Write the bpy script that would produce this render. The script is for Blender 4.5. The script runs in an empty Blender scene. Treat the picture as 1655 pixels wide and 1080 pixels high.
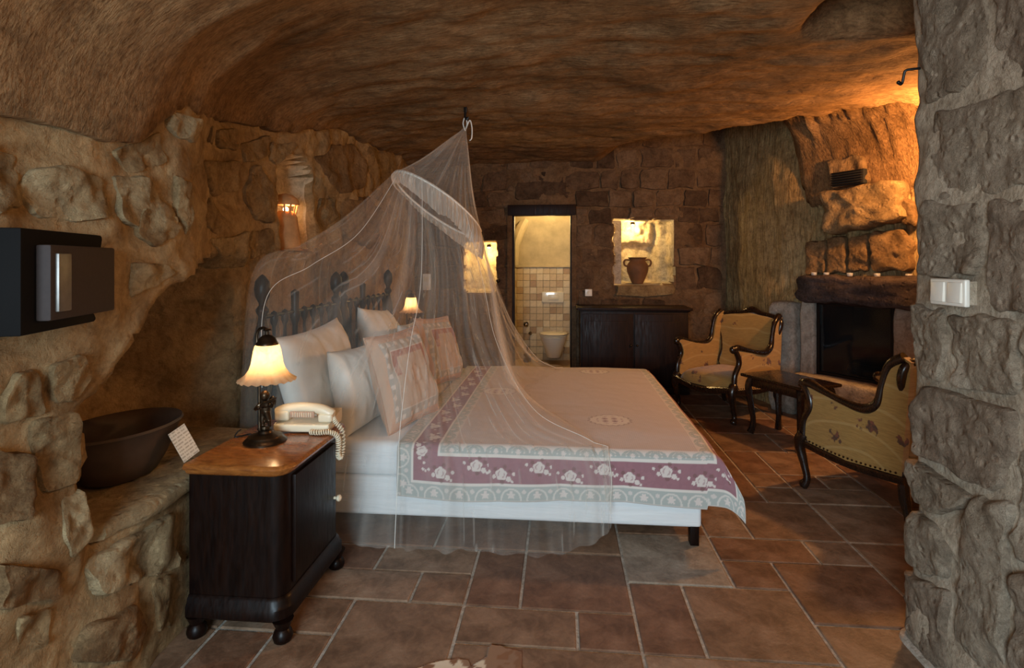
import bpy, bmesh, math, random
import numpy as np
from mathutils import Vector, Matrix
random.seed(7); rng = np.random.default_rng(7)
PI = math.pi
scene = bpy.context.scene
COL = scene.collection
# ------------------------------------------------------------------ camera, world, light, exposure
CAM_H = 1.30
YAW = math.atan(78 / 890)
cd = bpy.data.cameras.new('camera'); cam = bpy.data.objects.new('camera', cd); COL.objects.link(cam)
cam.location = (0, 0, CAM_H); cam.rotation_euler = (PI / 2, 0, YAW)
cd.sensor_width = 36; cd.lens = 890 / 1655 * 36; cd.shift_y = -115 / 1655; cd.clip_start = .05
scene.camera = cam
vs = scene.view_settings
vs.view_transform = 'Standard'; vs.look = 'None'; vs.gamma = 1; vs.use_curve_mapping = False; vs.exposure = -0.55
try:
    scene.cycles.transparent_max_bounces = 24
except Exception:
    pass
w = bpy.data.worlds.new('world'); scene.world = w; w.use_nodes = True
w.node_tree.nodes['Background'].inputs[0].default_value = (.55, .7, 1, 1)
w.node_tree.nodes['Background'].inputs[1].default_value = .2

def light(name, kind, loc, power, color, radius=.05, size=None, rot=None, parent=None, blend=.5, angle=1.2):
    d = bpy.data.lights.new(name, kind); d.energy = power; d.color = color
    if kind == 'AREA':
        d.shape = 'RECTANGLE'; d.size, d.size_y = size
    else:
        d.shadow_soft_size = radius
    if kind == 'SPOT':
        d.spot_size = angle; d.spot_blend = blend
    o = bpy.data.objects.new(name, d); COL.objects.link(o); o.location = loc
    if rot: o.rotation_euler = rot
    if parent: o.parent = parent
    return o

WARM = (1, .55, .22); AMBER = (1, .48, .15); YEL = (1, .66, .25)
# daylight entering by the window behind the photographer
light('window_daylight', 'AREA', (-.6, -1.5, 1.3), 200, (.66, .86, 1), size=(1.15, 1.2), rot=(PI / 2 - .44, 0, -.24))
# warm ceiling lamp of the entrance bay, behind the photographer
light('entrance_lamp_light', 'POINT', (.35, .1, 2.0), 26, (1, .48, .15), radius=.12)
# warm lamp on the rock to the right, hidden by the stone pier
light('rock_lamp_light', 'POINT', (2.45, 3.62, 2.02), 155, AMBER, radius=.06)

# ------------------------------------------------------------------ helpers
def tag(o, label=None, cat=None, group=None, kind=None):
    if label: o['label'] = label
    if cat: o['category'] = cat
    if group: o['group'] = group
    if kind: o['kind'] = kind
    return o

def thing(name, label, cat, loc=(0, 0, 0), rz=0, group=None):
    o = bpy.data.objects.new(name, None); COL.objects.link(o); o.empty_display_size = .05
    o.location = loc; o.rotation_euler = (0, 0, rz)
    return tag(o, label, cat, group)

def link(name, me, mat=None, parent=None, loc=None, rot=None):
    o = bpy.data.objects.new(name, me); COL.objects.link(o)
    if mat is not None and not me.materials: me.materials.append(mat)
    if parent: o.parent = parent
    if loc: o.location = loc
    if rot: o.rotation_euler = rot
    return o

class MB:
    """collects vertices and faces of ONE part"""
    def __init__(s): s.v = []; s.f = []
    def add(s, v, f, M=None):
        o = len(s.v)
        for p in v:
            p = Vector(p)
            s.v.append(tuple(M @ p) if M else tuple(p))
        s.f += [tuple(i + o for i in q) for q in f]
        return s
    def box(s, c, d, bev=0, M=None, seg=2):
        bm = bmesh.new(); bmesh.ops.create_cube(bm, size=1)
        for q in bm.verts: q.co = Vector((q.co.x * d[0] + c[0], q.co.y * d[1] + c[1], q.co.z * d[2] + c[2]))
        if bev: bmesh.ops.bevel(bm, geom=list(bm.edges), offset=bev, segments=seg, profile=.6, affect='EDGES')
        bm.verts.index_update()
        s.add([q.co.copy() for q in bm.verts], [[q.index for q in f.verts] for f in bm.faces], M); bm.free()
        return s
    def lathe(s, prof, c=(0, 0, 0), n=24, M=None, mod=None, sx=1, sy=1):
        v = []; f = []
        for i, (r, z) in enumerate(prof):
            for k in range(n):
                a = 2 * PI * k / n
                rr, zz = (r, z) if mod is None else mod(i, a, r, z)
                v.append((c[0] + rr * math.cos(a) * sx, c[1] + rr * math.sin(a) * sy, c[2] + zz))
        for i in range(len(prof) - 1):
            for k in range(n):
                b, b2 = i * n + k, i * n + (k + 1) % n
                f.append((b, b2, b2 + n, b + n))
        if prof[0][0] > 1e-4: f.append(tuple(reversed(range(n))))
        if prof[-1][0] > 1e-4: f.append(tuple(range((len(prof) - 1) * n, len(prof) * n)))
        return s.add(v, f, M)
    def tube(s, pts, rad, n=8, M=None, flat=1, cap=True, closed=False):
        P = [Vector(p) for p in pts]; m = len(P)
        R = rad if isinstance(rad, (list, tuple)) else [rad] * m
        T = []
        for i in range(m):
            a = P[(i - 1) % m] if closed else P[max(i - 1, 0)]
            b = P[(i + 1) % m] if closed else P[min(i + 1, m - 1)]
            T.append((b - a).normalized())
        nrm = T[0].orthogonal().normalized()
        if abs(T[0].z) < .95: nrm = Vector((0, 0, 1)) - T[0] * T[0].z; nrm.normalize()
        v = []; f = []
        for i in range(m):
            nrm = (nrm - T[i] * nrm.dot(T[i]))
            nrm = nrm.normalized() if nrm.length > 1e-6 else T[i].orthogonal().normalized()
            bn = T[i].cross(nrm)
            for k in range(n):
                a = 2 * PI * k / n
                v.append(P[i] + (nrm * math.cos(a) + bn * math.sin(a) * flat) * R[i])
        for i in range(m if closed else m - 1):
            j = (i + 1) % m
            for k in range(n):
                k2 = (k + 1) % n
                f.append((i * n + k, i * n + k2, j * n + k2, j * n + k))
        if cap and not closed:
            f.append(tuple(reversed(range(n)))); f.append(tuple(range((m - 1) * n, m * n)))
        return s.add(v, f, M)
    def prism(s, poly, z0, z1, M=None):
        n = len(poly)
        v = [(x, y, z0) for x, y in poly] + [(x, y, z1) for x, y in poly]
        f = [tuple(reversed(range(n))), tuple(range(n, 2 * n))] + [(i, (i + 1) % n, n + (i + 1) % n, n + i) for i in range(n)]
        return s.add(v, f, M)
    def ball(s, c, r, n=12, M=None, sc=(1, 1, 1)):
        prof = [(max(math.sin(PI * i / n), 1e-5) * r, -math.cos(PI * i / n) * r * sc[2]) for i in range(n + 1)]
        return s.lathe(prof, c, 2 * n, M, sx=sc[0], sy=sc[1])
    def mesh(s, name, smooth=True, angle=40):
        me = bpy.data.meshes.new(name); me.from_pydata(s.v, [], s.f); me.update()
        if smooth:
            me.polygons.foreach_set('use_smooth', [True] * len(me.polygons))
            me.set_sharp_from_angle(angle=math.radians(angle))
        return me
    def build(s, name, mat, parent=None, smooth=True, angle=40, loc=None, rot=None):
        return link(name, s.mesh(name, smooth, angle), mat, parent, loc, rot)

def smooth_pts(pts, n=6, closed=False):
    """Catmull-Rom through pts"""
    P = [np.array(p, float) for p in pts]; m = len(P); out = []
    for i in range(m if closed else m - 1):
        g = lambda k: P[k % m] if closed else P[min(max(k, 0), m - 1)]
        a, b, c, d = g(i - 1), g(i), g(i + 1), g(i + 2)
        for k in range(n):
            t = k / n
            out.append(.5 * (2 * b + (c - a) * t + (2 * a - 5 * b + 4 * c - d) * t * t + (3 * b - a - 3 * c + d) * t ** 3))
    if not closed: out.append(P[-1])
    return [tuple(p) for p in out]

def grid_obj(name, P, mat, parent=None, keep=None, smooth=True):
    """P: (n, m, 3) array"""
    n, m = P.shape[:2]
    idx = np.arange(n * m).reshape(n, m)
    F = np.stack([idx[:-1, :-1], idx[1:, :-1], idx[1:, 1:], idx[:-1, 1:]], -1)
    if keep is not None: F = F[keep]
    F = F.reshape(-1, 4)
    me = bpy.data.meshes.new(name)
    me.from_pydata(P.reshape(-1, 3).tolist(), [], F.tolist()); me.update()
    if smooth: me.polygons.foreach_set('use_smooth', [True] * len(me.polygons))
    return link(name, me, mat, parent)

def hash3(i, j, k, seed):
    h = (i.astype(np.int64) * 374761393 + j.astype(np.int64) * 668265263 + k.astype(np.int64) * 2147483647 + seed * 1274126177) & 0xffffffff
    h = ((h ^ (h >> 13)) * 1103515245) & 0xffffffff
    h = ((h ^ (h >> 16)) * 69069) & 0xffffffff
    return ((h >> 8) & 0xffff) / 32767.5 - 1

def vnoise(x, y, z, seed=0):
    x, y, z = np.broadcast_arrays(np.asarray(x, float), np.asarray(y, float), np.asarray(z, float))
    i, j, k = np.floor(x), np.floor(y), np.floor(z)
    u, v, t = x - i, y - j, z - k
    u, v, t = [q * q * q * (q * (q * 6 - 15) + 10) for q in (u, v, t)]
    r = 0
    for a in (0, 1):
        for b in (0, 1):
            for c in (0, 1):
                r = r + hash3(i + a, j + b, k + c, seed) * (u if a else 1 - u) * (v if b else 1 - v) * (t if c else 1 - t)
    return r

def fbm(x, y, z, s=1, oct=4, seed=0, gain=.5):
    r = 0; a = 1; n = 0
    for o in range(oct):
        r = r + a * vnoise(np.asarray(x) * s + 17.3 * o, np.asarray(y) * s + 5.1 * o, np.asarray(z) * s - 9.7 * o, seed + o); n += a
        a *= gain; s *= 2.03
    return r / n

def sm(a, b, x):
    t = np.clip((np.asarray(x, float) - a) / (b - a), 0, 1); return t * t * (3 - 2 * t)

# photograph measurement -> point of a known plane of the room
SI, CO = math.sin(YAW), math.cos(YAW)
def ray(x, y):
    u = (x - 827.5) / 890; v = (425 - y) / 890
    return (-SI + CO * u, CO + SI * u, v)
def on_floor(x, y, z=0):
    d = ray(x, y); t = (z - CAM_H) / d[2]; return (d[0] * t, d[1] * t, z)
def on_X(x, y, X):
    d = ray(x, y); t = X / d[0]; return (X, d[1] * t, CAM_H + d[2] * t)
def on_Y(x, y, Y):
    d = ray(x, y); t = Y / d[1]; return (d[0] * t, Y, CAM_H + d[2] * t)

# ------------------------------------------------------------------ materials (all procedural)
def nt(name):
    m = bpy.data.materials.new(name); m.use_nodes = True
    t = m.node_tree; b = t.nodes['Principled BSDF']
    return m, t, b
def N(t, typ, **kw):
    n = t.nodes.new(typ)
    for k, v in kw.items():
        if k in n.inputs: n.inputs[k].default_value = v
        else: setattr(n, k, v)
    return n
def ramp(t, fac, stops):
    r = t.nodes.new('ShaderNodeValToRGB'); e = r.color_ramp.elements
    while len(e) < len(stops): e.new(.5)
    for q, (p, c) in zip(e, stops):
        q.position = p; q.color = (*c, 1)
    t.links.new(fac, r.inputs[0]); return r.outputs[0]
def coords(t, scale=(1, 1, 1), rot=(0, 0, 0), kind='Object'):
    c = t.nodes.new('ShaderNodeTexCoord'); m = t.nodes.new('ShaderNodeMapping')
    m.inputs['Scale'].default_value = scale; m.inputs['Rotation'].default_value = rot
    t.links.new(c.outputs[kind], m.inputs[0]); return m.outputs[0]
def mixc(t, fac, a, b, mode='MIX'):
    m = t.nodes.new('ShaderNodeMix'); m.data_type = 'RGBA'; m.blend_type = mode
    for sock, val in ((m.inputs[0], fac), (m.inputs[6], a), (m.inputs[7], b)):
        if isinstance(val, bpy.types.NodeSocket): t.links.new(val, sock)
        elif isinstance(val, (int, float)): sock.default_value = val
        else: sock.default_value = (*val, 1)
    return m.outputs[2]
def bump(t, b, h, strength=.5, dist=.02, prev=None):
    n = N(t, 'ShaderNodeBump'); n.inputs['Strength'].default_value = strength; n.inputs['Distance'].default_value = dist
    t.links.new(h, n.inputs['Height'])
    if prev: t.links.new(prev, n.inputs['Normal'])
    t.links.new(n.outputs[0], b.inputs['Normal']); return n.outputs[0]
def noise(t, vec, scale, detail=6, rough=.6, dist=0):
    n = N(t, 'ShaderNodeTexNoise'); n.inputs['Scale'].default_value = scale; n.inputs['Detail'].default_value = detail
    n.inputs['Roughness'].default_value = rough; n.inputs['Distortion'].default_value = dist
    t.links.new(vec, n.inputs['Vector']); return n.outputs[0]

def rock(name, dark, mid, pale, scale=3, bs=.8, fine=26, streak=None, rough=.95, pits=True):
    m, t, b = nt(name); v = coords(t)
    n1 = noise(t, v, scale, 7, .62, .3)
    c = ramp(t, n1, [(.28, dark), (.5, mid), (.74, pale)])
    n2 = noise(t, v, fine * 2.2, 4, .7)
    c = mixc(t, .35, c, ramp(t, n2, [(.3, (.35, .3, .26)), (.65, (1, 1, 1))]), 'MULTIPLY')
    if streak:
        c = mixc(t, .75, c, ramp(t, noise(t, coords(t, streak[0], streak[1]), streak[2] * 1.3, 6, .7, .6), [(.34, (.42, .38, .34)), (.6, (1.08, 1.06, 1.02))]), 'MULTIPLY')
    c = mixc(t, .6, c, ramp(t, noise(t, v, fine * .5, 5, .7, .8), [(.36, (.5, .46, .42)), (.56, (1.06, 1.05, 1.03))]), 'MULTIPLY')
    t.links.new(c, b.inputs['Base Color']); b.inputs['Roughness'].default_value = rough
    b.inputs['Specular IOR Level'].default_value = .15
    p = bump(t, b, noise(t, v, fine * .3, 9, .74, .2), bs, .06)
    p = bump(t, b, noise(t, v, fine * 1.1, 6, .7, .5), bs * .8, .02, p)
    if pits:
        vo = N(t, 'ShaderNodeTexVoronoi'); vo.inputs['Scale'].default_value = fine * .8
        t.links.new(v, vo.inputs['Vector'])
        p = bump(t, b, ramp(t, vo.outputs['Distance'], [(.06, (0, 0, 0)), (.32, (1, 1, 1))]), bs * .6, .012, p)
    if streak:
        vs_ = coords(t, streak[0], streak[1])
        p = bump(t, b, noise(t, vs_, streak[2], 5, .6, .6), streak[3], .03, p)
    return m

def plain(name, col, rough=.5, metal=0, var=.12, scale=14, spec=.5, coat=0, bs=0):
    m, t, b = nt(name); v = coords(t)
    n = noise(t, v, scale, 4)
    c = ramp(t, n, [(.3, tuple(q * (1 - var) for q in col)), (.7, tuple(min(q * (1 + var), 1) for q in col))])
    t.links.new(c, b.inputs['Base Color']); b.inputs['Roughness'].default_value = rough; b.inputs['Metallic'].default_value = metal
    b.inputs['Specular IOR Level'].default_value = spec; b.inputs['Coat Weight'].default_value = coat
    if bs: bump(t, b, n, bs, .01)
    return m

def wood(name, dark, light_, rough=.28, axis=(1.5, 9, 9), coat=.4):
    m, t, b = nt(name); v = coords(t, axis)
    n = noise(t, v, 4, 6, .6, 1.2)
    c = ramp(t, n, [(.3, dark), (.7, light_)])
    t.links.new(c, b.inputs['Base Color'])
    r = noise(t, v, 9, 3); t.links.new(ramp(t, r, [(.3, (rough * .8,) * 3), (.8, (rough * 1.5,) * 3)]), b.inputs['Roughness'])
    b.inputs['Coat Weight'].default_value = coat; b.inputs['Coat Roughness'].default_value = .18; b.inputs['Specular IOR Level'].default_value = .5 if coat > .2 else .16
    bump(t, b, n, .08, .004)
    return m

def cloth(name, col, var=.06, wr=(3, 3, 14), bs=.35, rough=.9):
    m, t, b = nt(name)
    n = noise(t, coords(t, wr), 1.6, 4, .5, .4)
    c = ramp(t, n, [(.3, tuple(q * (1 - var) for q in col)), (.7, col)])
    t.links.new(c, b.inputs['Base Color']); b.inputs['Roughness'].default_value = rough
    b.inputs['Sheen Weight'].default_value = .2; b.inputs['Specular IOR Level'].default_value = .2
    p = bump(t, b, n, bs, .03)
    bump(t, b, noise(t, coords(t), 260, 2), .12, .002, p)
    return m

def emit(name, col, s):
    m, t, b = nt(name); b.inputs['Base Color'].default_value = (*col, 1)
    b.inputs['Emission Color'].default_value = (*col, 1); b.inputs['Emission Strength'].default_value = s
    return m

M = {}
M['ceil'] = rock('carved_ceiling_rock', (0.180, 0.099, 0.043), (0.314, 0.181, 0.086), (0.437, 0.275, 0.144), 1.7, .5, 24,
                 streak=((3.5, 22, 9), (0, 0, .16), 3.4, .6))
M['mortar'] = rock('lime_mortar_rock', (0.240, 0.147, 0.070), (0.440, 0.294, 0.148), (0.600, 0.432, 0.229), 3.2, .8, 22)
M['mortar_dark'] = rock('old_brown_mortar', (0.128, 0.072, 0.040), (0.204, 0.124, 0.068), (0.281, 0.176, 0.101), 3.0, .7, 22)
M['alcove'] = rock('chiselled_tuff', (.32, .21, .095), (.46, .33, .16), (.58, .43, .23), 2.2, .5, 24, streak=((14, 14, 2.2), (0, 0, 0), 2.6, .8))
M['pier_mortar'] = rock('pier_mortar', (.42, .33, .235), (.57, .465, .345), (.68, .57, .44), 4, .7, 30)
for k, q in enumerate([((0.220, 0.138, 0.067), (0.400, 0.267, 0.133), (0.560, 0.396, 0.207)), ((0.280, 0.193, 0.104), (0.480, 0.350, 0.192), (0.620, 0.478, 0.281)), ((0.160, 0.092, 0.044), (0.300, 0.184, 0.089), (0.440, 0.285, 0.148))]):
    M['stoneL%d' % k] = rock('wall_stone_%s' % 'abc'[k], *q, 5, .9, 30)
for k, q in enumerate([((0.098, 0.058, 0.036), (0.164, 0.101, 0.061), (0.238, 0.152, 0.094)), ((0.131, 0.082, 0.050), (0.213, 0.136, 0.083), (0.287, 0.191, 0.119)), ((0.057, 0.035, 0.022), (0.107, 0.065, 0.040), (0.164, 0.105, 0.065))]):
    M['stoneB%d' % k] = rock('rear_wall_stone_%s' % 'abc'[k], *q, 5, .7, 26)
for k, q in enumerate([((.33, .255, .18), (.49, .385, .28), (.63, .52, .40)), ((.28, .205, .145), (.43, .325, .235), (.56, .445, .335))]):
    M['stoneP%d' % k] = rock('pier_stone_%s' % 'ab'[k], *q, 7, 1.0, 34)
M['mantel'] = rock('mantel_stone', (.05, .035, .032), (.11, .08, .075), (.2, .15, .14), 7, 1.2, 30)
M['hearth'] = rock('hearth_stone', (.32, .27, .22), (.42, .36, .30), (.52, .46, .40), 6, .5, 30)
for k, q in enumerate([((.15, .085, .05), (.235, .14, .085), (.31, .20, .13)), ((.125, .062, .036), (.20, .105, .062), (.27, .16, .105)), ((.20, .125, .078), (.285, .185, .12), (.36, .255, .18)), ((.26, .20, .15), (.34, .275, .21), (.42, .35, .275))]):
    m = rock('floor_tile_%s' % 'abcd'[k], *q, 6.5, .16, 22, rough=.5, pits=False); M['tile%d' % k] = m
    m.node_tree.nodes['Principled BSDF'].inputs['Specular IOR Level'].default_value = .35
M['grout'] = rock('floor_grout', (.38, .33, .27), (.50, .44, .37), (.6, .54, .47), 20, .4, 60, pits=False)
M['mahog'] = wood('dark_mahogany', (.003, .0013, .001), (.011, .0038, .002), .36, (9, 9, 1.5), .02)
M['mahog_top'] = wood('polished_mahogany_top', (.13, .036, .008), (.36, .12, .024), .26, (3, 10, 9))  # orange highlight of the top put into its lighter grain colour
M['chairwood'] = wood('carved_dark_walnut', (.006, .003, .002), (.02, .009, .005), .25, (8, 8, 2), .25)
M['dress'] = wood('dresser_walnut', (.008, .0035, .0025), (.024, .010, .006), .45, (8, 8, 1), .0)
M['iron'] = plain('blackened_iron', (.010, .007, .006), .42, .2, spec=.3)
M['bronze'] = plain('aged_bronze', (.055, .035, .02), .32, .85, .35, 30)
M['white'] = cloth('white_cotton', (.80, .80, .79), .05, (2, 2, 16), .3)
M['pillow'] = cloth('white_pillow_linen', (.82, .77, .68), .06, (5, 5, 5), .35)
M['cream'] = plain('ivory_plastic', (.72, .63, .46), .35, 0, .04)
M['switch'] = plain('ivory_switch_plastic', (.76, .71, .62), .3, 0, .03)
M['clay'] = plain('brown_clay', (.16, .075, .035), .7, 0, .25, 9, .3, 0, .2)
M['clay_dark'] = plain('dark_fired_clay', (.055, .032, .02), .55, 0, .3, 7, .4, 0, .2)
M['lantern'] = plain('pale_terracotta', (.5, .27, .12), .8, 0, .2, 20, .2, 0, .3)
M['safe'] = plain('charcoal_lacquer', (.040, .030, .028), .7, 0, .08, 90, .2)
M['safe_body'] = plain('black_steel', (.004, .0035, .0035), .75, 0, .05, spec=.12)
M['steel'] = plain('brushed_grey_plate', (.16, .145, .13), .38, .5, .15, 40)
M['soot'] = plain('sooty_firebox', (.006, .006, .007), .8)
M['ceramic'] = plain('sanitary_ceramic', (.8, .76, .68), .12, 0, .02, 5, .5, .5)
M['plaster'] = plain('bath_plaster', (.52, .44, .30), .9, 0, .18, 6, .2, 0, .3)
for k, q in enumerate([(.58, .44, .26), (.48, .33, .17), (.66, .54, .36), (.40, .25, .11)]):
    M['btile%d' % k] = plain('travertine_tile_%s' % 'abcd'[k], q, .4, 0, .12, 30, .4, 0, .1)
M['niche_pale'] = rock('smoothed_niche_plaster', (.58, .46, .3), (.68, .56, .38), (.76, .64, .46), 3, .25, 30)  # smooth pale plaster, lightened to stand in for the lantern's glow
M['niche_gold'] = rock('pale_lit_tuff', (.50, .40, .24), (.66, .55, .36), (.78, .68, .48), 5, .6, 24)  # paler than the wall: the niche lamps' glow put into the colour
M['bulb'] = emit('lamp_bulb', (1, .8, .5), 14)
M['paper'] = None

def glass_shade():
    m, t, b = nt('frosted_amber_glass'); out = t.nodes['Material Output']
    tr = N(t, 'ShaderNodeBsdfTranslucent'); df = N(t, 'ShaderNodeBsdfDiffuse')
    n = noise(t, coords(t), 30, 4, .6, .8)
    c = ramp(t, n, [(.3, (.95, .60, .32)), (.7, (1, .78, .52))])
    t.links.new(c, tr.inputs[0]); t.links.new(c, df.inputs[0])
    mx = N(t, 'ShaderNodeMixShader'); mx.inputs[0].default_value = .3
    t.links.new(tr.outputs[0], mx.inputs[1]); t.links.new(df.outputs[0], mx.inputs[2]); t.links.new(mx.outputs[0], out.inputs[0])
    return m
M['shade'] = glass_shade()

def net_mat(name, op):
    m, t, b = nt(name); out = t.nodes['Material Output']
    tp = N(t, 'ShaderNodeBsdfTransparent'); tr = N(t, 'ShaderNodeBsdfTranslucent'); df = N(t, 'ShaderNodeBsdfDiffuse')
    for q in (tr, df): q.inputs[0].default_value = (.90, .84, .75, 1)
    m1 = N(t, 'ShaderNodeMixShader'); m1.inputs[0].default_value = .55
    t.links.new(tr.outputs[0], m1.inputs[1]); t.links.new(df.outputs[0], m1.inputs[2])
    m2 = N(t, 'ShaderNodeMixShader')
    at = N(t, 'ShaderNodeAttribute', attribute_name='Col'); mu = N(t, 'ShaderNodeMath', operation='MULTIPLY'); mu.inputs[1].default_value = op
    t.links.new(at.outputs['Fac'], mu.inputs[0]); t.links.new(mu.outputs[0], m2.inputs[0])
    t.links.new(tp.outputs[0], m2.inputs[1]); t.links.new(m1.outputs[0], m2.inputs[2]); t.links.new(m2.outputs[0], out.inputs[0])
    return m
M['net'] = net_mat('sheer_white_netting', .205)
M['net_thick'] = net_mat('gathered_white_netting', .5)
M['cord'] = plain('white_cord', (.8, .77, .7), .8)

def attr_cloth(name, attr='Col', rough=.92, quilt=None):
    m, t, b = nt(name)
    a = N(t, 'ShaderNodeAttribute', attribute_name=attr)
    t.links.new(a.outputs['Color'], b.inputs['Base Color']); b.inputs['Roughness'].default_value = rough
    b.inputs['Specular IOR Level'].default_value = .15; b.inputs['Sheen Weight'].default_value = .15
    p = bump(t, b, noise(t, coords(t), 9, 3), .25, .02)
    bump(t, b, noise(t, coords(t), 220, 2), .2, .002, p)
    return m
M['spread'] = attr_cloth('woven_rose_bedspread')
M['cushion'] = attr_cloth('woven_rose_cushion')
M['hide'] = attr_cloth('cow_hide')

def gold_fabric():
    m, t, b = nt('gold_floral_tapestry'); v = coords(t)
    base = ramp(t, noise(t, coords(t, (6, 6, 90)), 3, 3), [(.3, (.25, .135, .03)), (.7, (.38, .22, .055))])
    wv = N(t, 'ShaderNodeTexWave'); wv.wave_type = 'RINGS'; wv.inputs['Scale'].default_value = 2.4; wv.inputs['Distortion'].default_value = 5; wv.inputs['Detail'].default_value = 1
    wv.inputs['Detail Scale'].default_value = .8
    t.links.new(v, wv.inputs['Vector'])
    c = mixc(t, ramp(t, wv.outputs['Fac'], [(.955, (0, 0, 0)), (.99, (.3, .3, .3))]), base, (.52, .37, .15))
    vo = N(t, 'ShaderNodeTexVoronoi'); vo.inputs['Scale'].default_value = 6.5; vo.inputs['Randomness'].default_value = .8
    wob = N(t, 'ShaderNodeVectorMath', operation='ADD')
    nz = N(t, 'ShaderNodeTexNoise'); nz.inputs['Scale'].default_value = 28; nz.inputs['Detail'].default_value = 3
    t.links.new(v, nz.inputs['Vector'])
    sc = N(t, 'ShaderNodeVectorMath', operation='SCALE'); sc.inputs['Scale'].default_value = .09
    t.links.new(nz.outputs['Color'], sc.inputs[0]); t.links.new(v, wob.inputs[0]); t.links.new(sc.outputs[0], wob.inputs[1])
    t.links.new(wob.outputs[0], vo.inputs['Vector'])
    msk = ramp(t, vo.outputs['Distance'], [(.17, (1, 1, 1)), (.21, (0, 0, 0))])
    tint = ramp(t, noise(t, v, 40, 3), [(.4, (.06, .03, .015)), (.6, (.17, .05, .022))])
    c = mixc(t, msk, c, tint)
    t.links.new(c, b.inputs['Base Color']); b.inputs['Roughness'].default_value = .75; b.inputs['Sheen Weight'].default_value = .3
    bump(t, b, noise(t, coords(t, (30, 30, 240)), 3, 2), .2, .003)
    return m
M['gold'] = gold_fabric()

def paper_mat():
    m, t, b = nt('printed_leaflet'); v = coords(t)
    sep = N(t, 'ShaderNodeSeparateXYZ'); t.links.new(v, sep.inputs[0])
    wv = N(t, 'ShaderNodeTexWave'); wv.bands_direction = 'Y'; wv.inputs['Scale'].default_value = 26
    t.links.new(v, wv.inputs['Vector'])
    br = noise(t, coords(t, (160, 30, 1)), 1, 2)
    l = N(t, 'ShaderNodeMath', operation='MULTIPLY')
    t.links.new(ramp(t, wv.outputs['Fac'], [(.55, (0, 0, 0)), (.7, (1, 1, 1))]), l.inputs[0])
    t.links.new(ramp(t, br, [(.42, (0, 0, 0)), (.5, (1, 1, 1))]), l.inputs[1])
    c = mixc(t, l.outputs[0], (.52, .44, .34), (.30, .24, .18))
    t.links.new(c, b.inputs['Base Color']); b.inputs['Roughness'].default_value = .6
    return m
M['paper'] = paper_mat()

# ------------------------------------------------------------------ floor: slab of grout with each tile laid on it
fl = MB().box((.7, 2.85, -.056), (5.2, 9.3, .1)).build('floor', M['grout'], smooth=False)
tag(fl, 'floor of large brown terracotta tiles with pale grout', 'floor', kind='structure')
DX, DY, X0, Y0 = .2125, .206, -.79, 1.862
seeded = [(-1, 1, 2, 1), (1, 1, 1, 1), (-2, 2, 2, 1), (0, 2, 2, 1), (2, 1, 1, 2), (3, 1, 2, 2), (-1, 0, 1, 1), (0, -1, 2, 2),
          (2, 0, 2, 1), (4, 0, 1, 1), (5, 0, 1, 2), (6, 0, 2, 2), (5, 2, 2, 2), (7, 2, 1, 1), (8, 1, 2, 2), (7, 3, 2, 1), (9, 3, 1, 1),
          (8, -1, 2, 2), (7, 4, 1, 2), (8, 4, 2, 2), (10, 4, 2, 2), (9, 7, 1, 1), (10, 7, 1, 1), (9, 6, 1, 1), (9, 8, 1, 2), (10, 8, 2, 2), (10, 6, 2, 1),
          (2, -1, 3, 1), (5, -1, 3, 1), (10, 2, 2, 2), (9, 10, 2, 2)]
occ = {}
tiles = []
def place(i, j, a, b):
    for p in range(i, i + a):
        for q in range(j, j + b): occ[p, q] = 1
    tiles.append((i, j, a, b))
for q in seeded: place(*q)
for j in range(-5, 20):
    for i in range(-3, 11 if j < 1 else 18):
        if (i, j) in occ: continue
        for a, b in random.sample([(2, 2), (3, 2), (2, 1), (1, 2), (2, 2), (2, 3)], 6) + [(1, 1)]:
            if all((p, q) not in occ for p in range(i, i + a) for q in range(j, j + b)): place(i, j, a, b); break
tm = {}
for n, (i, j, a, b) in enumerate(tiles):
    k = random.choice([0, 0, 1, 1, 2, 0]); k = 3 if (i, j) == (5, 2) else 1 if (i, j) in ((3, 1), (8, 1)) else 0 if (i, j) in ((0, -1), (6, 0)) else k
    cx, cy = X0 + (i + a / 2) * DX, Y0 + (j + b / 2) * DY
    if cx > 1.25 and cy < 1.9: continue
    if (a, b, k) not in tm:
        bm = MB(); wx, wy = a * DX - .012, b * DY - .012
        e = .004
        v = [(sx * wx / 2, sy * wy / 2, -.02) for sx, sy in ((-1, -1), (1, -1), (1, 1), (-1, 1))]
        v += [(sx * wx / 2, sy * wy / 2, -.003) for sx, sy in ((-1, -1), (1, -1), (1, 1), (-1, 1))]
        v += [(sx * (wx / 2 - e), sy * (wy / 2 - e), 0) for sx, sy in ((-1, -1), (1, -1), (1, 1), (-1, 1))]
        f = [(8, 9, 10, 11)] + [(l * 4 + q, l * 4 + (q + 1) % 4, l * 4 + 4 + (q + 1) % 4, l * 4 + 4 + q) for l in (0, 1) for q in range(4)]
        me = bm.add(v, f).mesh('tile', False); me.materials.append(M['tile%d' % k]); tm[a, b, k] = me
    o = link('tile', tm[a, b, k], None, fl, (cx, cy, random.uniform(-.0015, .0012)))
# mortar fillet and strip where the floor meets the pier
MB().tube(smooth_pts([(1.27, 2.08, -.012), (1.195, 2.03, -.008), (1.185, 1.9, -.006), (1.19, 1.6, -.006), (1.2, 1.2, -.006)], 5), .020, 8).build('mortar_fillet', M['grout'], fl)

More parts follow.
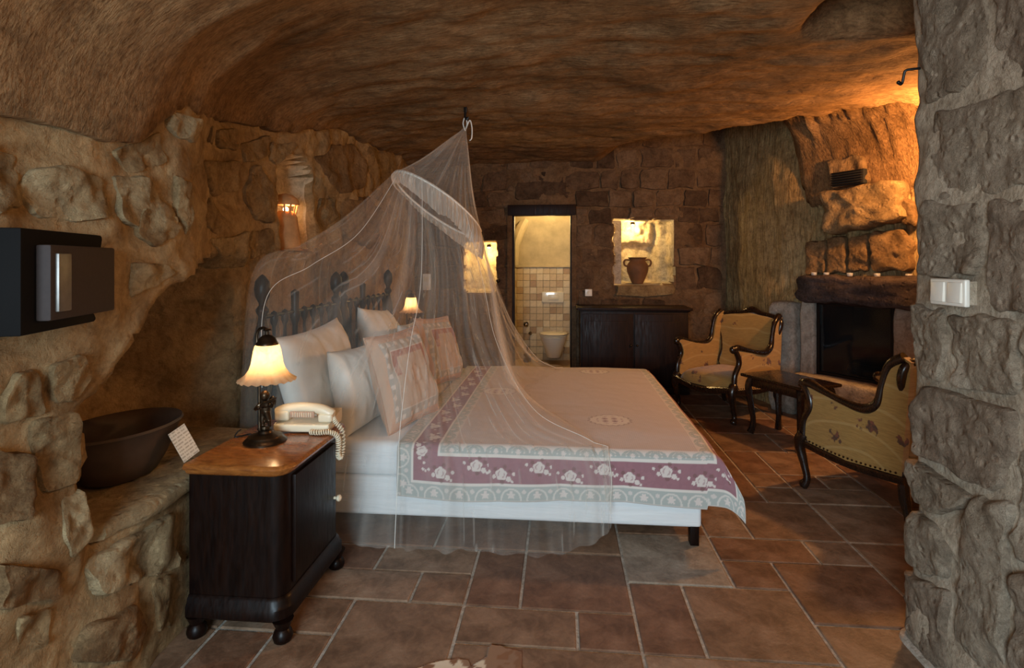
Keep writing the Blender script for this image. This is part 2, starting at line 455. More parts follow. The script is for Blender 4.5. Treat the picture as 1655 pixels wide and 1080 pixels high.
# ------------------------------------------------------------------ ceiling
FP = (2.186, 4.81); FD = (.53, -.848); FN = (-.848, -.53)           # fireplace wall: point, direction, normal into the room
ZT = ([-2, 0, 1.2, 1.45, 1.62, 1.8, 2.6, 4, 6.4], [1.75, 1.7, 1.665, 1.635, 1.66, 1.83, 2.0, 2.26, 2.40])
def ceil_z(X, Y):
    xw = np.where(Y < 1.8, -1.33, -1.36 - .22 * sm(1.85, 2.5, Y))
    mid = 2.37 + .03 * sm(3, 6, Y)
    top = np.interp(Y, *ZT)
    t = np.clip((X - xw - .03) / 1.8, 0, 1)
    z = top + (mid - top) * np.sqrt(np.clip(1 - (1 - t) ** 2, 0, 1)) ** .9
    # higher dome over the corner beside the dresser
    d = .62 * (X - .95) + .785 * (Y - 4.95)
    z = z + .30 * sm(-.02, .14, d) * sm(.35, .9, X)
    # cove down to the rock above the fireplace
    dn = (X - FP[0]) * FN[0] + (Y - FP[1]) * FN[1]; tt = (X - FP[0]) * FD[0] + (Y - FP[1]) * FD[1]
    q = np.clip(dn / .62, 0, 1)
    cove = 1.78 + (z - 1.78) * np.sqrt(np.clip(1 - (1 - q) ** 2, 0, 1))
    k = sm(-.38, -.12, tt)
    z = z * (1 - k) + np.minimum(z, cove) * k
    # dark hollow and the springing of the arch beside the pier
    hol = np.exp(-(((X - 1.36) / .20) ** 4 + ((Y - 2.47) / .17) ** 4))
    z = z + .9 * hol
    arch = sm(2.62, 2.15, Y + .35 * (1.5 - X)) * sm(1.3, 1.62, X)
    z = z - .38 * arch
    r = k * sm(.75, .1, dn)
    ribs = np.abs(fbm(tt * 2.0 + .25 * z, z * .4, dn * .4, 9, 3, 5)) * .12 * r
    return z + .05 * fbm(X, Y, 0, 1.3, 3, 3) + .022 * fbm(X * 1, Y * 2.2, 0, 5, 3, 9) - ribs + .02 * r * fbm(X, Y, z, 16, 2, 4)
xs = np.arange(-2.1, 3.31, .027); ys = np.concatenate([np.arange(-1.7, .6, .1), np.arange(.6, 6.3, .027)])
XX, YY = np.meshgrid(xs, ys, indexing='ij')
ce = grid_obj('ceiling', np.stack([XX, YY, ceil_z(XX, YY)], -1), M['ceil'])
tag(ce, 'low carved brown rock vault with chisel marks', 'ceiling', kind='structure')

# ------------------------------------------------------------------ stones
def stone(poly, to_world, depth, mat, parent, seed, npts=26, rings=4, rough=.012, name='stone', flatten=.04):
    """poly: outline in wall coordinates (a, b); to_world(a, b, c) -> point c proud of the wall"""
    P = np.array(smooth_pts([(*(np.array(p) * .5 + np.array(o_) * .5), 0) if h_ else (*p, 0) for p, o_, h_ in [(poly[i], poly[(i + e) % len(poly)], e) for i in range(len(poly)) for e in (0, 1)]], 4, True))[:, :2]
    seg = np.r_[0, np.cumsum(np.linalg.norm(np.diff(np.r_[P, P[:1]], axis=0), axis=1))]
    tq = np.linspace(0, seg[-1], npts, endpoint=False)
    Q = np.c_[np.interp(tq, seg, np.r_[P[:, 0], P[0, 0]]), np.interp(tq, seg, np.r_[P[:, 1], P[0, 1]])]
    c0 = Q.mean(0); size = np.ptp(Q, axis=0).mean()
    Q = Q + (Q - c0) * (.09 * fbm(Q[:, 0], Q[:, 1], seed, 14, 3, seed))[:, None] * 1.6
    prof = [(1.03, -.5), (1.0, .45), (.965, .9)] + [(.965 * (1 - (i / rings)), 1.0 + flatten * i / rings) for i in range(1, rings)]
    v = []
    for s_, h in prof:
        R = c0 + (Q - c0) * s_
        hh = depth * h + (rough * fbm(R[:, 0], R[:, 1], seed * 1.7, 11, 4, seed) * (1 if h > .3 else .3))
        v += np.stack(np.broadcast_arrays(*to_world(R[:, 0], R[:, 1], hh)), -1).tolist()
    hc = depth * 1.05 + rough * float(fbm(c0[0], c0[1], seed * 1.7, 11, 4, seed))
    v.append(to_world(c0[0], c0[1], hc))
    n = npts; f = []
    for i in range(len(prof) - 1):
        for k in range(n): f.append((i * n + k, i * n + (k + 1) % n, (i + 1) * n + (k + 1) % n, (i + 1) * n + k))
    L = (len(prof) - 1) * n
    for k in range(n): f.append((L + k, L + (k + 1) % n, len(v) - 1))
    return MB().add(v, f).build(name, mat, parent, angle=50)

# ------------------------------------------------------------------ left wall: rough masonry, a low recess with a ledge, a small arched niche
NZ = [.50, .69, .89, .97, 1.15, 1.245, 1.29, 1.35]; NY = [1.44, 1.43, 1.435, 1.54, 1.66, 1.85, 2.06, 2.5]
AY0, AY1, AZ0, AZ1 = 3.02, 3.44, 1.37, 1.97
def left_X(Y, z, rough=True):
    Y = np.asarray(Y, float); z = np.asarray(z, float)
    up = sm(.50, .54, z)
    b_low = -1.33 - .275 * sm(2.3, 2.5, Y)
    b_up = -1.33 - .275 * sm(1.85, 2.5, Y)
    X = b_low * (1 - up) + b_up * up
    X = X + .05 * sm(1.20, .95, Y) * sm(1.42, 1.2, z) * sm(.7, 1.0, z)          # swelling that carries the safe
    wob = .03 * vnoise(Y * 9, z * 9, 3.3, 2)
    m = sm(.0, .07, Y + wob - np.interp(z, NZ, NY)) * up * (1 - sm(1.27, 1.36, z + wob)) * (1 - sm(2.15, 2.65, Y))
    X = X - .52 * m
    yc = (AY0 + AY1) / 2; hw = (AY1 - AY0) / 2
    arch = AZ1 - .2 + .2 * np.sqrt(np.clip(1 - ((Y - yc) / hw) ** 2, 0, 1))
    a = sm(0, .035, hw - np.abs(Y - yc)) * sm(0, .03, z - AZ0) * sm(0, .035, arch - z)
    X = X - .17 * a
    if rough:
        X = X + (.05 * fbm(Y, z, 1.1, 2.4, 3, 11) + .030 * fbm(Y, z, 2.2, 8, 3, 12)) * (1 - .85 * a) * (1 - .5 * sm(2.5, 2.6, Y) * sm(1.3, 1.2, z)) * (1 - .8 * sm(1.7, 1.8, Y) * sm(2.45, 2.35, Y) * sm(.66, .6, z))
        X = X - .05 * np.abs(fbm(Y, z * 1.3, 4.2, 4, 3, 15)) * m
    return X
ys = np.concatenate([np.arange(-1.7, .7, .1), np.arange(.7, 6.3, .022)]); zs = np.arange(-.02, 2.6, .022)
YY, ZZ = np.meshgrid(ys, zs, indexing='ij')
wl = grid_obj('wall_left', np.stack([left_X(YY, ZZ), YY, ZZ], -1), M['mortar'])
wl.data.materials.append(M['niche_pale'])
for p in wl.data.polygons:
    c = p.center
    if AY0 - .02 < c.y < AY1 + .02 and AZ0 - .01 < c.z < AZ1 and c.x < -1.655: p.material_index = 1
tag(wl, 'rough plastered rubble wall behind the bed', 'wall', kind='structure')
def left_w(a, b, c): return (left_X(a, b) + c, a, b)
LS = [[(60, 275), (115, 270), (165, 290), (170, 345), (130, 360), (70, 350), (40, 310)], [(-20, 225), (42, 252), (38, 330), (-20, 345)],
      [(185, 288), (240, 290), (268, 330), (292, 368), (240, 380), (188, 350)], [(277, 180), (328, 197), (320, 230), (292, 224), (274, 203)],
      [(326, 203), (352, 210), (345, 234), (325, 229)], [(357, 210), (394, 208), (390, 242), (360, 239)], [(402, 233), (449, 219), (449, 250), (428, 261), (404, 262)],
      [(455, 230), (484, 233), (480, 250), (462, 268), (453, 258)], [(407, 300), (428, 268), (450, 298), (450, 361), (428, 356), (407, 332)],
      [(522, 255), (549, 235), (582, 233), (600, 262), (594, 302), (560, 312), (533, 282)], [(530, 322), (551, 320), (555, 351), (536, 376), (529, 360)],
      [(348, 388), (412, 376), (408, 431), (376, 431)], [(420, 376), (450, 371), (454, 404), (420, 418)], [(283, 286), (312, 301), (303, 378), (283, 348)],
      [(320, 262), (393, 261), (396, 309), (358, 317), (321, 301)], [(328, 318), (354, 327), (380, 363), (358, 378), (326, 362)],
      [(205, 425), (262, 428), (276, 441), (250, 462), (226, 470), (210, 480)], [(228, 338), (279, 350), (279, 379), (244, 402), (218, 379)],
      [(-15, 724), (50, 736), (56, 791), (33, 836), (-15, 847)], [(62, 682), (126, 666), (128, 736), (126, 778), (74, 795), (60, 747)],
      [(100, 808), (130, 790), (132, 868), (106, 900), (85, 868)], [(17, 602), (54, 600), (64, 667), (13, 683), (0, 647)], [(72, 590), (120, 572), (146, 605), (120, 648), (84, 650)],
      [(119, 1069), (135, 1015), (209, 973), (226, 1013), (209, 1065)], [(141, 905), (272, 832), (275, 917), (146, 966)], [(241, 944), (275, 928), (275, 1011), (246, 1022)],
      [(-15, 913), (83, 921), (89, 967), (-15, 984)], [(22, 1000), (78, 984), (72, 1041), (28, 1056)], [(600, 240), (640, 250), (655, 290), (630, 330), (604, 310)],
      [(560, 330), (600, 318), (628, 345), (610, 400), (565, 385)], [(190, 245), (262, 215), (270, 262), (215, 280)]]
for k, poly in enumerate(LS):
    Xw = -1.33 if np.mean([p[0] for p in poly]) < 330 else -1.56
    q = [on_X(x, y, Xw)[1:] for x, y in poly]
    low = k in (24,)
    stone(q, left_w, random.uniform(.010, .024), M['stoneL%d' % (1 if k in (0, 1, 2, 3, 16, 11, 24, 20) else 2 if k in (18, 23, 26, 9, 29) else 0)], wl, k + 3, 40, 8, .022)
# stone slab of the ledge
sl = []
ln = 40
prof = [(1.44 + i * .98 / ln) for i in range(ln + 1)]
v = []; f = []
for i, y in enumerate(prof):
    e = -1.305 + .03 * float(vnoise(y * 6, 2, 1, 5)); e = e - .03 * (i < 2)
    zt = .538 + .006 * float(vnoise(y * 4, 0, 7, 3)); zb = .495 + .008 * float(vnoise(y * 11, 5, 1, 6))
    v += [(e - .008, y, zb), (e, y, zb + .015), (e - .004, y, zt - .008), (e - .016, y, zt), (-1.6, y, zt + .004), (-1.95, y, zt + .004), (-1.95, y, zb)]
for i in range(ln):
    for k in range(7): f.append((i * 7 + k, i * 7 + (k + 1) % 7, (i + 1) * 7 + (k + 1) % 7, (i + 1) * 7 + k))
f += [tuple(range(7)), tuple(reversed(range(ln * 7, ln * 7 + 7)))]
MB().add(v, f).build('ledge_slab', M['stoneL1'], wl)

# ------------------------------------------------------------------ rear wall with doorway and two lit niches
N1 = (-1.056, -.70, .975, 1.54); N2 = (.58, 1.20, 1.068, 1.76); DOOR = (-.53, .128, 1.86)
def box_mask(X, z, b, e=.03, wob=0):
    return sm(0, e, X + wob - b[0]) * sm(0, e, b[1] - X + wob) * sm(0, e, z + wob * .6 - b[2]) * sm(0, e, b[3] - z + wob * .6)
def rear_Y(X, z, rough=True):
    X = np.asarray(X, float); z = np.asarray(z, float)
    Y = 6.0 + 0 * X
    if rough: Y = Y + .028 * fbm(X, z, 3, 3, 3, 21) + .016 * fbm(X, z, 5, 11, 3, 22)
    wob = .05 * np.abs(vnoise(X * 7, z * 9, 1, 8)) - .012
    n1 = box_mask(X, z, N1, .02, .012 * vnoise(X * 20, z * 20, 1, 8)); n2 = box_mask(X, z, N2, .02, wob)
    Y = Y + .26 * n1 + .42 * n2
    if rough:
        lump = sm(1.48, 1.53, z + .02 * vnoise(X * 12, 1, 1, 3)) * sm(1.08, 1.0, X)
        Y = Y - .10 * n2 * lump - .05 * n2 * np.abs(fbm(X, z, 7, 9, 3, 31)) * (1 + 1.5 * lump)
        Y = Y - .12 * n2 * sm(1.02, 1.12, X)
    return Y
xs = np.arange(-1.8, 1.76, .018); zs = np.arange(-.02, 2.78, .018)
XX, ZZ = np.meshgrid(xs, zs, indexing='ij')
keep = ~((XX[:-1, :-1] > DOOR[0]) & (XX[1:, 1:] < DOOR[1] + .01) & (ZZ[:-1, 1:] < DOOR[2]))
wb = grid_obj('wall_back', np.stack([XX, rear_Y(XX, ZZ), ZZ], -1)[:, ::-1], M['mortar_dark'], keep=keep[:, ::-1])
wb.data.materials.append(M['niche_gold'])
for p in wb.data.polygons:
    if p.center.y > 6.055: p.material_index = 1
tag(wb, 'dark coursed stone wall with bathroom doorway and two niches', 'wall', kind='structure')
def rear_w(a, b, c): return (a, 6.012 - c, b)
cz = 0.02; k = 0
while cz < 2.55:
    h = random.uniform(.17, .27); cx = -1.62 + random.uniform(-.2, 0)
    while cx < 1.70:
        ww = random.uniform(.2, .44)
        a0, a1, b0, b1 = cx + .012, min(cx + ww, 1.72) - .012, cz + .012, cz + h - .012
        cx += ww
        for (p0, p1, r0, r1) in ((DOOR[0] - .01, DOOR[1] + .03, -1, 1.98), N1, (N2[0] - .02, N2[1] + .02, .93, N2[3] + .02)):
            if a0 < p1 and a1 > p0 and b0 < r1 and b1 > r0:
                # trim on the side that keeps most
                opts = [(p0 - .015 - a0, 'r'), (a1 - p1 - .015, 'l'), (r0 - .015 - b0, 't'), (b1 - r1 - .015, 'b')]
                g, s_ = max(opts)
                if s_ == 'r': a1 = p0 - .015
                elif s_ == 'l': a0 = p1 + .015
                elif s_ == 't': b1 = r0 - .015
                else: b0 = r1 + .015
        if a1 - a0 < .07 or b1 - b0 < .07: continue
        j = lambda s=.016: random.uniform(-s, s)
        q = [(a0 + j(), b0 + j()), ((a0 + a1) / 2, b0 + j(.012)), (a1 + j(), b0 + j()), (a1 + j(.008), (b0 + b1) / 2), (a1 + j(), b1 + j()), ((a0 + a1) / 2, b1 + j(.012)), (a0 + j(), b1 + j()), (a0 + j(.008), (b0 + b1) / 2)]
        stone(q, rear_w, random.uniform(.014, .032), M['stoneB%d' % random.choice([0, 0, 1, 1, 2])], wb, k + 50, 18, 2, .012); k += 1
    cz += h
stone([(.60, .955), (.9, .94), (1.19, .965), (1.2, 1.055), (.9, 1.06), (.6, 1.058)], rear_w, .05, M['stoneL0'], wb, 301, 26, 3, .01, 'niche_sill')
stone([(-.50, 2.0), (-.2, 1.99), (.06, 2.0), (.07, 2.17), (-.2, 2.19), (-.48, 2.17)], rear_w, .03, M['stoneB2'], wb, 302, 22, 3, .012)
# door reveal, wooden frame and lintel
MB().box((DOOR[0] - .02, 6.18, .93), (.05, .42, 1.9)).box((DOOR[1] + .02, 6.18, .93), (.05, .42, 1.9)).box((-.2, 6.2, 1.9), (.7, .40, .10)).build('door_reveal', M['mortar_dark'], wb, False)
dr = MB().box((-.2, 6.02, 1.872), (.74, .14, .115), .008).build('door_1', M['dress'])
tag(dr, 'dark wooden lintel and frame of the bathroom doorway', 'door frame', kind='structure')
MB().box((DOOR[0] + .012, 6.06, .91), (.035, .12, 1.82), .004).build('jamb', M['dress'], dr)
MB().box((DOOR[1] - .004, 6.10, .91), (.03, .12, 1.82), .004).build('jamb', M['dress'], dr)

# bathroom
MB().box((-.2, 6.85, -.045), (1.6, 1.3, .1)).build('bathroom_floor', M['btile1'], wb, False)
bw = MB()
bw.box((-.2, 7.42, .62), (2.0, .1, 1.28)).box((-1.1, 6.8, 1.2), (.1, 1.3, 2.4)).box((.62, 6.8, 1.2), (.1, 1.3, 2.4))
bw = bw.build('wall_bathroom', M['grout'], smooth=False)
tag(bw, 'bathroom wall of small square honey-coloured tiles', 'wall', kind='structure')
tb = {}
S = .0885
for r in range(14):
    for c in range(17):
        k = random.choices([0, 1, 2, 3], [5, 2, 5, 1])[0]
        if k not in tb:
            me = MB().box((0, 0, 0), (S - .004, .016, S - .004), .002, seg=1).mesh('wall_tile', False); me.materials.append(M['btile%d' % k]); tb[k] = me
        link('wall_tile', tb[k], None, bw, (-.98 + c * S, 7.366, 1.24 - (r + .5) * S))
# curved plaster vault above the tiles
v = []
A = np.linspace(0, PI * .62, 24); xs = np.linspace(-1.08, .62, 30)
P = np.array([[(x, 7.40 - .9 * (1 - math.cos(a)) , 1.26 + .95 * math.sin(a)) for a in A] for x in xs])
grid_obj('plaster_vault', P, M['plaster'], bw)
MB().box((-.2, 7.37, 1.255), (1.7, .06, .03), .004).build('tile_ledge', M['plaster'], bw)
rib = [(-.62 + .62 * (1 - math.cos(q)), 7.25, 1.27 + .9 * math.sin(q)) for q in np.linspace(0, 1.4, 14)]
MB().tube(rib, .07, 8, flat=1).build('arch_rib', M['plaster'], bw)
light('bathroom_light', 'POINT', (-.15, 6.75, 1.85), 30, YEL, radius=.1)

# ------------------------------------------------------------------ right-hand wall: chiselled corner, fireplace breast, hidden return
path = [(1.66, 6.25), (1.74, 6.02), (1.80, 5.75), (1.90, 5.4), (1.99, 5.12), (2.06, 5.0), (2.10, 4.95)]
pf = [(FP[0] + FD[0] * t, FP[1] + FD[1] * t) for t in np.arange(-.12, 1.5, .06)]
path = path + pf + [(2.99, 3.45), (3.0, 3.0), (3.0, 2.5), (3.0, 2.0)]
PP = np.array(path); sg = np.r_[0, np.cumsum(np.linalg.norm(np.diff(PP, axis=0), axis=1))]
ss = np.arange(0, sg[-1], .022); px = np.interp(ss, sg, PP[:, 0]); py = np.interp(ss, sg, PP[:, 1])
tx, ty = np.gradient(px), np.gradient(py); ln_ = np.hypot(tx, ty); nx, ny = ty / ln_, -tx / ln_
zs = np.arange(-.02, 2.8, .022)
S2, Z2 = np.meshgrid(ss, zs, indexing='ij')
TT = (px - FP[0]) * FD[0] + (py - FP[1]) * FD[1]
T2 = np.repeat(TT[:, None], len(zs), 1)
off = .05 * fbm(S2, Z2 * .7, 2, 2.2, 3, 41) + .016 * fbm(S2 * 2.5, Z2 * .6, 2, 7, 3, 42)
off = off - .10 * np.abs(fbm(S2 * 2.2, Z2 * .5, 3, 8, 3, 43)) * sm(-.3, 0, T2) * sm(1.25, 1.5, Z2)
sgn = 1 if (nx[len(ss) // 2] * FN[0] + ny[len(ss) // 2] * FN[1]) > 0 else -1
P = np.stack([px[:, None] + sgn * nx[:, None] * off, py[:, None] + sgn * ny[:, None] * off, Z2], -1)
OP = (0.0, .60, .37, .985)
keep = ~((T2[:-1, :-1] > OP[0] - .02) & (T2[1:, 1:] < OP[1] + .03) & (Z2[:-1, :-1] > OP[2] - .02) & (Z2[1:, 1:] < OP[3] + .03) & (PP[-1, 1] < P[:-1, :-1, 1]))
wr = grid_obj('wall_right', P, M['alcove'], keep=keep)
tag(wr, 'chiselled rock wall running from the corner to the fireplace', 'wall', kind='structure')
def fire_w(a, b, c): return (FP[0] + FD[0] * a + FN[0] * (c + .02), FP[1] + FD[1] * a + FN[1] * (c + .02), b)
def fire_ab(x, y, off=.06):
    d = ray(x, y); p = (FP[0] + FN[0] * off, FP[1] + FN[1] * off)
    t = (p[0] * FN[0] + p[1] * FN[1]) / (d[0] * FN[0] + d[1] * FN[1])
    return ((d[0] * t - FP[0]) * FD[0] + (d[1] * t - FP[1]) * FD[1], CAM_H + d[2] * t)
FS = [([(1326, 312), (1388, 300), (1436, 288), (1452, 300), (1451, 355), (1390, 368), (1332, 376)], .15, 1), ([(1305, 392), (1333, 388), (1333, 441), (1303, 443)], .05, 0),
      ([(1338, 386), (1366, 384), (1366, 439), (1338, 441)], .05, 0), ([(1372, 386), (1402, 380), (1402, 438), (1372, 439)], .055, 0), ([(1408, 378), (1453, 370), (1474, 396), (1472, 436), (1408, 438)], .06, 0),
      ([(1455, 320), (1480, 330), (1482, 365), (1458, 362)], .05, 0), ([(1340, 262), (1395, 250), (1400, 290), (1380, 300), (1345, 305)], .06, 0)]
for k, (poly, d, mk) in enumerate(FS):
    stone([fire_ab(x, y, d) for x, y in poly], fire_w, d, M['stoneL0' if mk else 'stoneL2'], wr, 400 + k, 44, 8, .03)

# ------------------------------------------------------------------ stone pier in the right foreground
PX, PY = 1.225, 2.065
pth = [(3.0, PY + .02), (2.2, PY + .02), (1.6, PY + .02), (1.36, PY + .01), (1.27, PY - .005), (1.235, PY - .04), (PX, PY - .12), (PX, 1.6), (PX, 1.0), (PX, .5), (1.24, -.4), (1.24, -1.7)]
PP = np.array(pth); sg = np.r_[0, np.cumsum(np.linalg.norm(np.diff(PP, axis=0), axis=1))]
ss = np.concatenate([np.arange(0, 1.4, .06), np.arange(1.4, 3.2, .014), np.arange(3.2, sg[-1], .08)])
px = np.interp(ss, sg, PP[:, 0]); py = np.interp(ss, sg, PP[:, 1]); tx, ty = np.gradient(px, ss), np.gradient(py, ss); ln_ = np.hypot(tx, ty)
nx, ny = ty / ln_, -tx / ln_
if nx[len(ss) // 2] > 0: nx, ny = -nx, -ny
zs = np.concatenate([np.arange(-.02, 2.2, .014), np.arange(2.2, 2.8, .05)])
S2, Z2 = np.meshgrid(ss, zs, indexing='ij')
off = .012 * fbm(S2, Z2, 1, 2.6, 2, 61) + .014 * fbm(S2, Z2, 1, 9, 4, 62) + .03 * sm(.35, 0, Z2) + .004
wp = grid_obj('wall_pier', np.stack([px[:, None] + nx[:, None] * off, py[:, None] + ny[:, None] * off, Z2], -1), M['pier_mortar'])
tag(wp, 'thick pale stone pier of big rough blocks beside the room opening', 'wall', kind='structure')
def pier_w(a, b, c):                      # a = Y along the face; past the arris it wraps round the end
    a = np.asarray(a, float); c = c + .010 * fbm(a, b, 1, 2.6, 2, 61); lim = PY - .06
    e = np.clip(a - lim, 0, None); ang = np.clip(e / .06, 0, 1) * 1.1
    return (PX + .008 - c * np.cos(ang) + .05 * (1 - np.cos(ang)), np.minimum(a, lim) + np.minimum(e, .07) * .7 + c * np.sin(ang), b)
PS = [[(1464, 495), (1514, 495), (1519, 559), (1507, 614), (1482, 610), (1464, 570)], [(1526, 508), (1634, 519), (1637, 633), (1578, 638), (1537, 622), (1526, 559)],
      [(1480, 630), (1513, 628), (1626, 663), (1634, 725), (1599, 790), (1550, 773), (1472, 735), (1463, 689)], [(1457, 745), (1477, 749), (1550, 799), (1545, 818), (1507, 833), (1471, 809)],
      [(1462, 822), (1505, 846), (1523, 891), (1518, 930), (1489, 930), (1460, 906)], [(1457, 926), (1489, 941), (1523, 953), (1524, 1009), (1536, 1085), (1516, 1085), (1460, 1012)],
      [(1569, 806), (1625, 829), (1616, 891), (1613, 1033), (1622, 1130), (1556, 1130), (1536, 1009), (1540, 891), (1551, 845)],
      [(1486, 324), (1574, 328), (1574, 424), (1563, 444), (1512, 449), (1474, 440), (1478, 372)], [(1586, 330), (1660, 308), (1690, 320), (1680, 505), (1584, 500)],
      [(1490, 182), (1560, 170), (1655, 130), (1690, 180), (1670, 292), (1588, 314), (1490, 314)], [(1478, -30), (1570, -40), (1580, 90), (1530, 150), (1486, 168), (1474, 90)], [(1592, -40), (1720, -40), (1720, 100), (1600, 130)],
      [(1648, 520), (1720, 515), (1725, 700), (1650, 705)], [(1640, 735), (1725, 720), (1735, 900), (1632, 905)], [(1628, 925), (1740, 920), (1750, 1110), (1630, 1110)]]
for k, poly in enumerate(PS):
    q = [on_X(x, y, PX - .03)[1:] for x, y in poly]
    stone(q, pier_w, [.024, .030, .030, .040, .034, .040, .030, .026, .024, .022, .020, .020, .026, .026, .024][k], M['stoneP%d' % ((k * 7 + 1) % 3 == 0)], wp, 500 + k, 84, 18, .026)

# the bay behind the photographer: front wall with a window
fw = MB()
fw.box((-1.4, -1.65, 1.3), (.7, .2, 2.8)).box((.95, -1.65, 1.3), (1.5, .2, 2.8)).box((-.45, -1.65, .1), (1.4, .2, .4)).box((-.45, -1.65, 2.3), (1.4, .2, .9))
fw = fw.build('wall_front', M['mortar'], smooth=False); tag(fw, 'entrance wall with a daylit window', 'wall', kind='structure')

# ------------------------------------------------------------------ beds: two single beds pushed together
BX0, BX1 = -1.44, .645
def turned_post(h, r=.032):
    return [(r * .8, 0), (r * .8, h * .30), (r * 1.05, h * .32), (r * 1.1, h * .36), (r * .75, h * .39), (r * .75, h * .62), (r * 1.05, h * .65), (r * 1.25, h * .70), (r * 1.3, h * .745),
            (r * 1.0, h * .78), (r * .7, h * .81), (r * .55, h * .83), (r * .95, h * .85), (r * .95, h * .86), (r * .5, h * .875), (r * .55, h * .885), (r * 1.05, h * .91), (r * 1.22, h * .94), (r * 1.05, h * .97), (r * .5, h * .99), (1e-5, h)]
def make_bed(y0, y1, label, hp):
    t = thing('single_bed', label, 'bed', ((BX0 + BX1) / 2, (y0 + y1) / 2, 0), group='twin beds')
    ox, oy = (BX0 + BX1) / 2, (y0 + y1) / 2
    L, W = BX1 - BX0, y1 - y0
    MB().box((0, 0, .178), (L, W, .186), .018, seg=3).build('bed_base', M['white'], t)
    MB().box((0, 0, .352), (L - .01, W - .005, .165), .045, seg=4).build('mattress', M['white'], t)
    for sx in (-1, 1):
        for sy in (-1, 1):
            MB().box((sx * (L / 2 - .03), sy * (W / 2 - .03), .045), (.04, .05, .09), .004).build('leg', M['mahog'], t)
    hb = MB().box((-1.468 - ox, 0, .42), (.02, hp[1] - hp[0], .035), .004).build('headboard', M['iron'], t)
    for y in hp: MB().lathe(turned_post(1.245), (-1.468 - ox, y - oy, 0), 18).build('post', M['iron'], hb)
    y_a, y_b = hp[0] - oy, hp[1] - oy
    MB().tube([(-1.468 - ox, y_a, 1.03), (-1.468 - ox, y_b, 1.03)], .010, 8).build('rail', M['iron'], hb)
    n = 7
    for i in range(1, n + 1):
        y = y_a + (y_b - y_a) * i / (n + 1); hi = i == 3
        top = 1.15 if hi else 1.045
        r = .017 if hi else .011
        pr = [(r * .8, .42), (r * .8, .55), (r * 1.5, .58), (r * .8, .62), (r * .9, .96), (r * 1.7, 1.0), (r * 1.7, 1.02), (r * 1.2, 1.05), (r * 1.35, top - .01), (1e-5, top + .006)] if hi else \
             [(r * .8, .42), (r * .8, .60), (r * 1.5, .63), (r * .8, .66), (r * .8, .97), (r * 1.7, .995), (r * 1.9, 1.03), (r * 1.3, top), (1e-5, top + .01)]
        MB().lathe(pr, (-1.468 - ox, y, 0), 10).build('spindle', M['iron'], hb)
    return t
make_bed(2.585, 3.545, 'white-sheeted single bed nearer the lamp nightstand with dark spindled headboard', (2.605, 3.505))
make_bed(3.575, 4.50, 'white-sheeted single bed on the bathroom side with dark spindled headboard', (3.63, 4.60))

# ------------------------------------------------------------------ rose bedspread
SX0, SXF, DROPX = -.765, .655, .23
NYr, FYr, DROPY = 2.572, 4.515, .275
ZTOP = .448
nu, nv = 470, 640
u = np.linspace(SX0, SXF + DROPX, nu); vv = np.linspace(-DROPY, (FYr - NYr) + DROPY, nv)
U, V = np.meshgrid(u, vv, indexing='ij')
du = np.clip(U - SXF, 0, None); dn_ = np.clip(-V, 0, None); df_ = np.clip(V - (FYr - NYr), 0, None)
dv = np.maximum(dn_, df_); sg_ = np.where(dn_ > 0, -1, 1)
rr = np.hypot(du, dv)
both = (du > 0) & (dv > 0)
def soft(d, r=.05):      # rounded shoulder: returns out, down
    a = np.clip(d / r, 0, PI / 2)
    return r * np.sin(a) * .8, r * (1 - np.cos(a)) * .9 + np.clip(d - r * PI / 2, 0, None)
ou, wu = soft(du); ov, wv_ = soft(dv)
bx = np.clip(U, None, SXF) + ou + .40 * np.clip(du, 0, None) + np.where(both, .04 * dv * np.clip(du / .1, 0, 1), 0)
by = np.clip(NYr + V, NYr, FYr) + sg_ * (ov + .02 * dv) * 1 + np.where(both, sg_ * .12 * du, 0)
dz = np.where(both, np.hypot(wu * .86, wv_ * .93), np.maximum(wu, wv_))
Zs = ZTOP - dz + .006 * fbm(U, V, 1, 3, 3, 71) * (dz < .02) + .012 * sm(.0, .4, (V) * ((FYr - NYr) - V)) * (.5 + .5 * np.sin(U * 2.2 + 1))
Zs = np.maximum(Zs, .03)
hang = sm(0, .2, dv) * np.sin(U * 7 + 1.5 * np.sin(U * 3)) * .012
by = by + sg_ * np.abs(hang)
bx = bx + sm(0, .2, du) * np.abs(np.sin(V * 8)) * .014
Zs = Zs + sm(.1, .28, dv) * .012 * np.sin(U * 5 + .6)
# woven pattern from the distance to the cloth's edge
LU, LV = SXF + DROPX - SX0, (FYr - NYr) + 2 * DROPY
eu0, eu1, ev0, ev1 = U - SX0, SXF + DROPX - U, V + DROPY, (FYr - NYr) + DROPY - V
E_ = np.minimum.reduce([eu0, eu1, ev0, ev1])
along = np.where((E_ == ev0) | (E_ == ev1), U - SX0, V + DROPY)
field = np.array([.56, .485, .45]); sage = np.array([.40, .42, .39]); rose = np.array([.31, .155, .175]); ivory = np.array([.68, .62, .56]); blossom = np.array([.66, .58, .53]); brown = np.array([.16, .09, .075])
C = np.tile(field, (nu, nv, 1))
dia = (np.sin((U + V) * 330) * np.sin((U - V) * 330))
C = C * (1 + .10 * dia)[..., None]
def paint(mask, col, a=1.0):
    mk = (np.clip(mask, 0, 1) * a)[..., None]; C[:] = C * (1 - mk) + col * mk
sc = .104
ph = np.abs(((along / sc) % 1) - .5) * sc
arc = .222 + .034 * np.sqrt(np.clip(1 - (ph / (sc * .47)) ** 2, 0, 1))
paint((E_ < .262) & (E_ > .2), ivory, .75)
paint((E_ < arc) & (E_ > .2), sage)
rad = np.hypot(ph, E_ - .222)
paint((np.abs(rad - .028) < .0035) & (E_ > .215) & (np.sin(np.arctan2(E_ - .222, ph) * 34) > 0), ivory, .8)
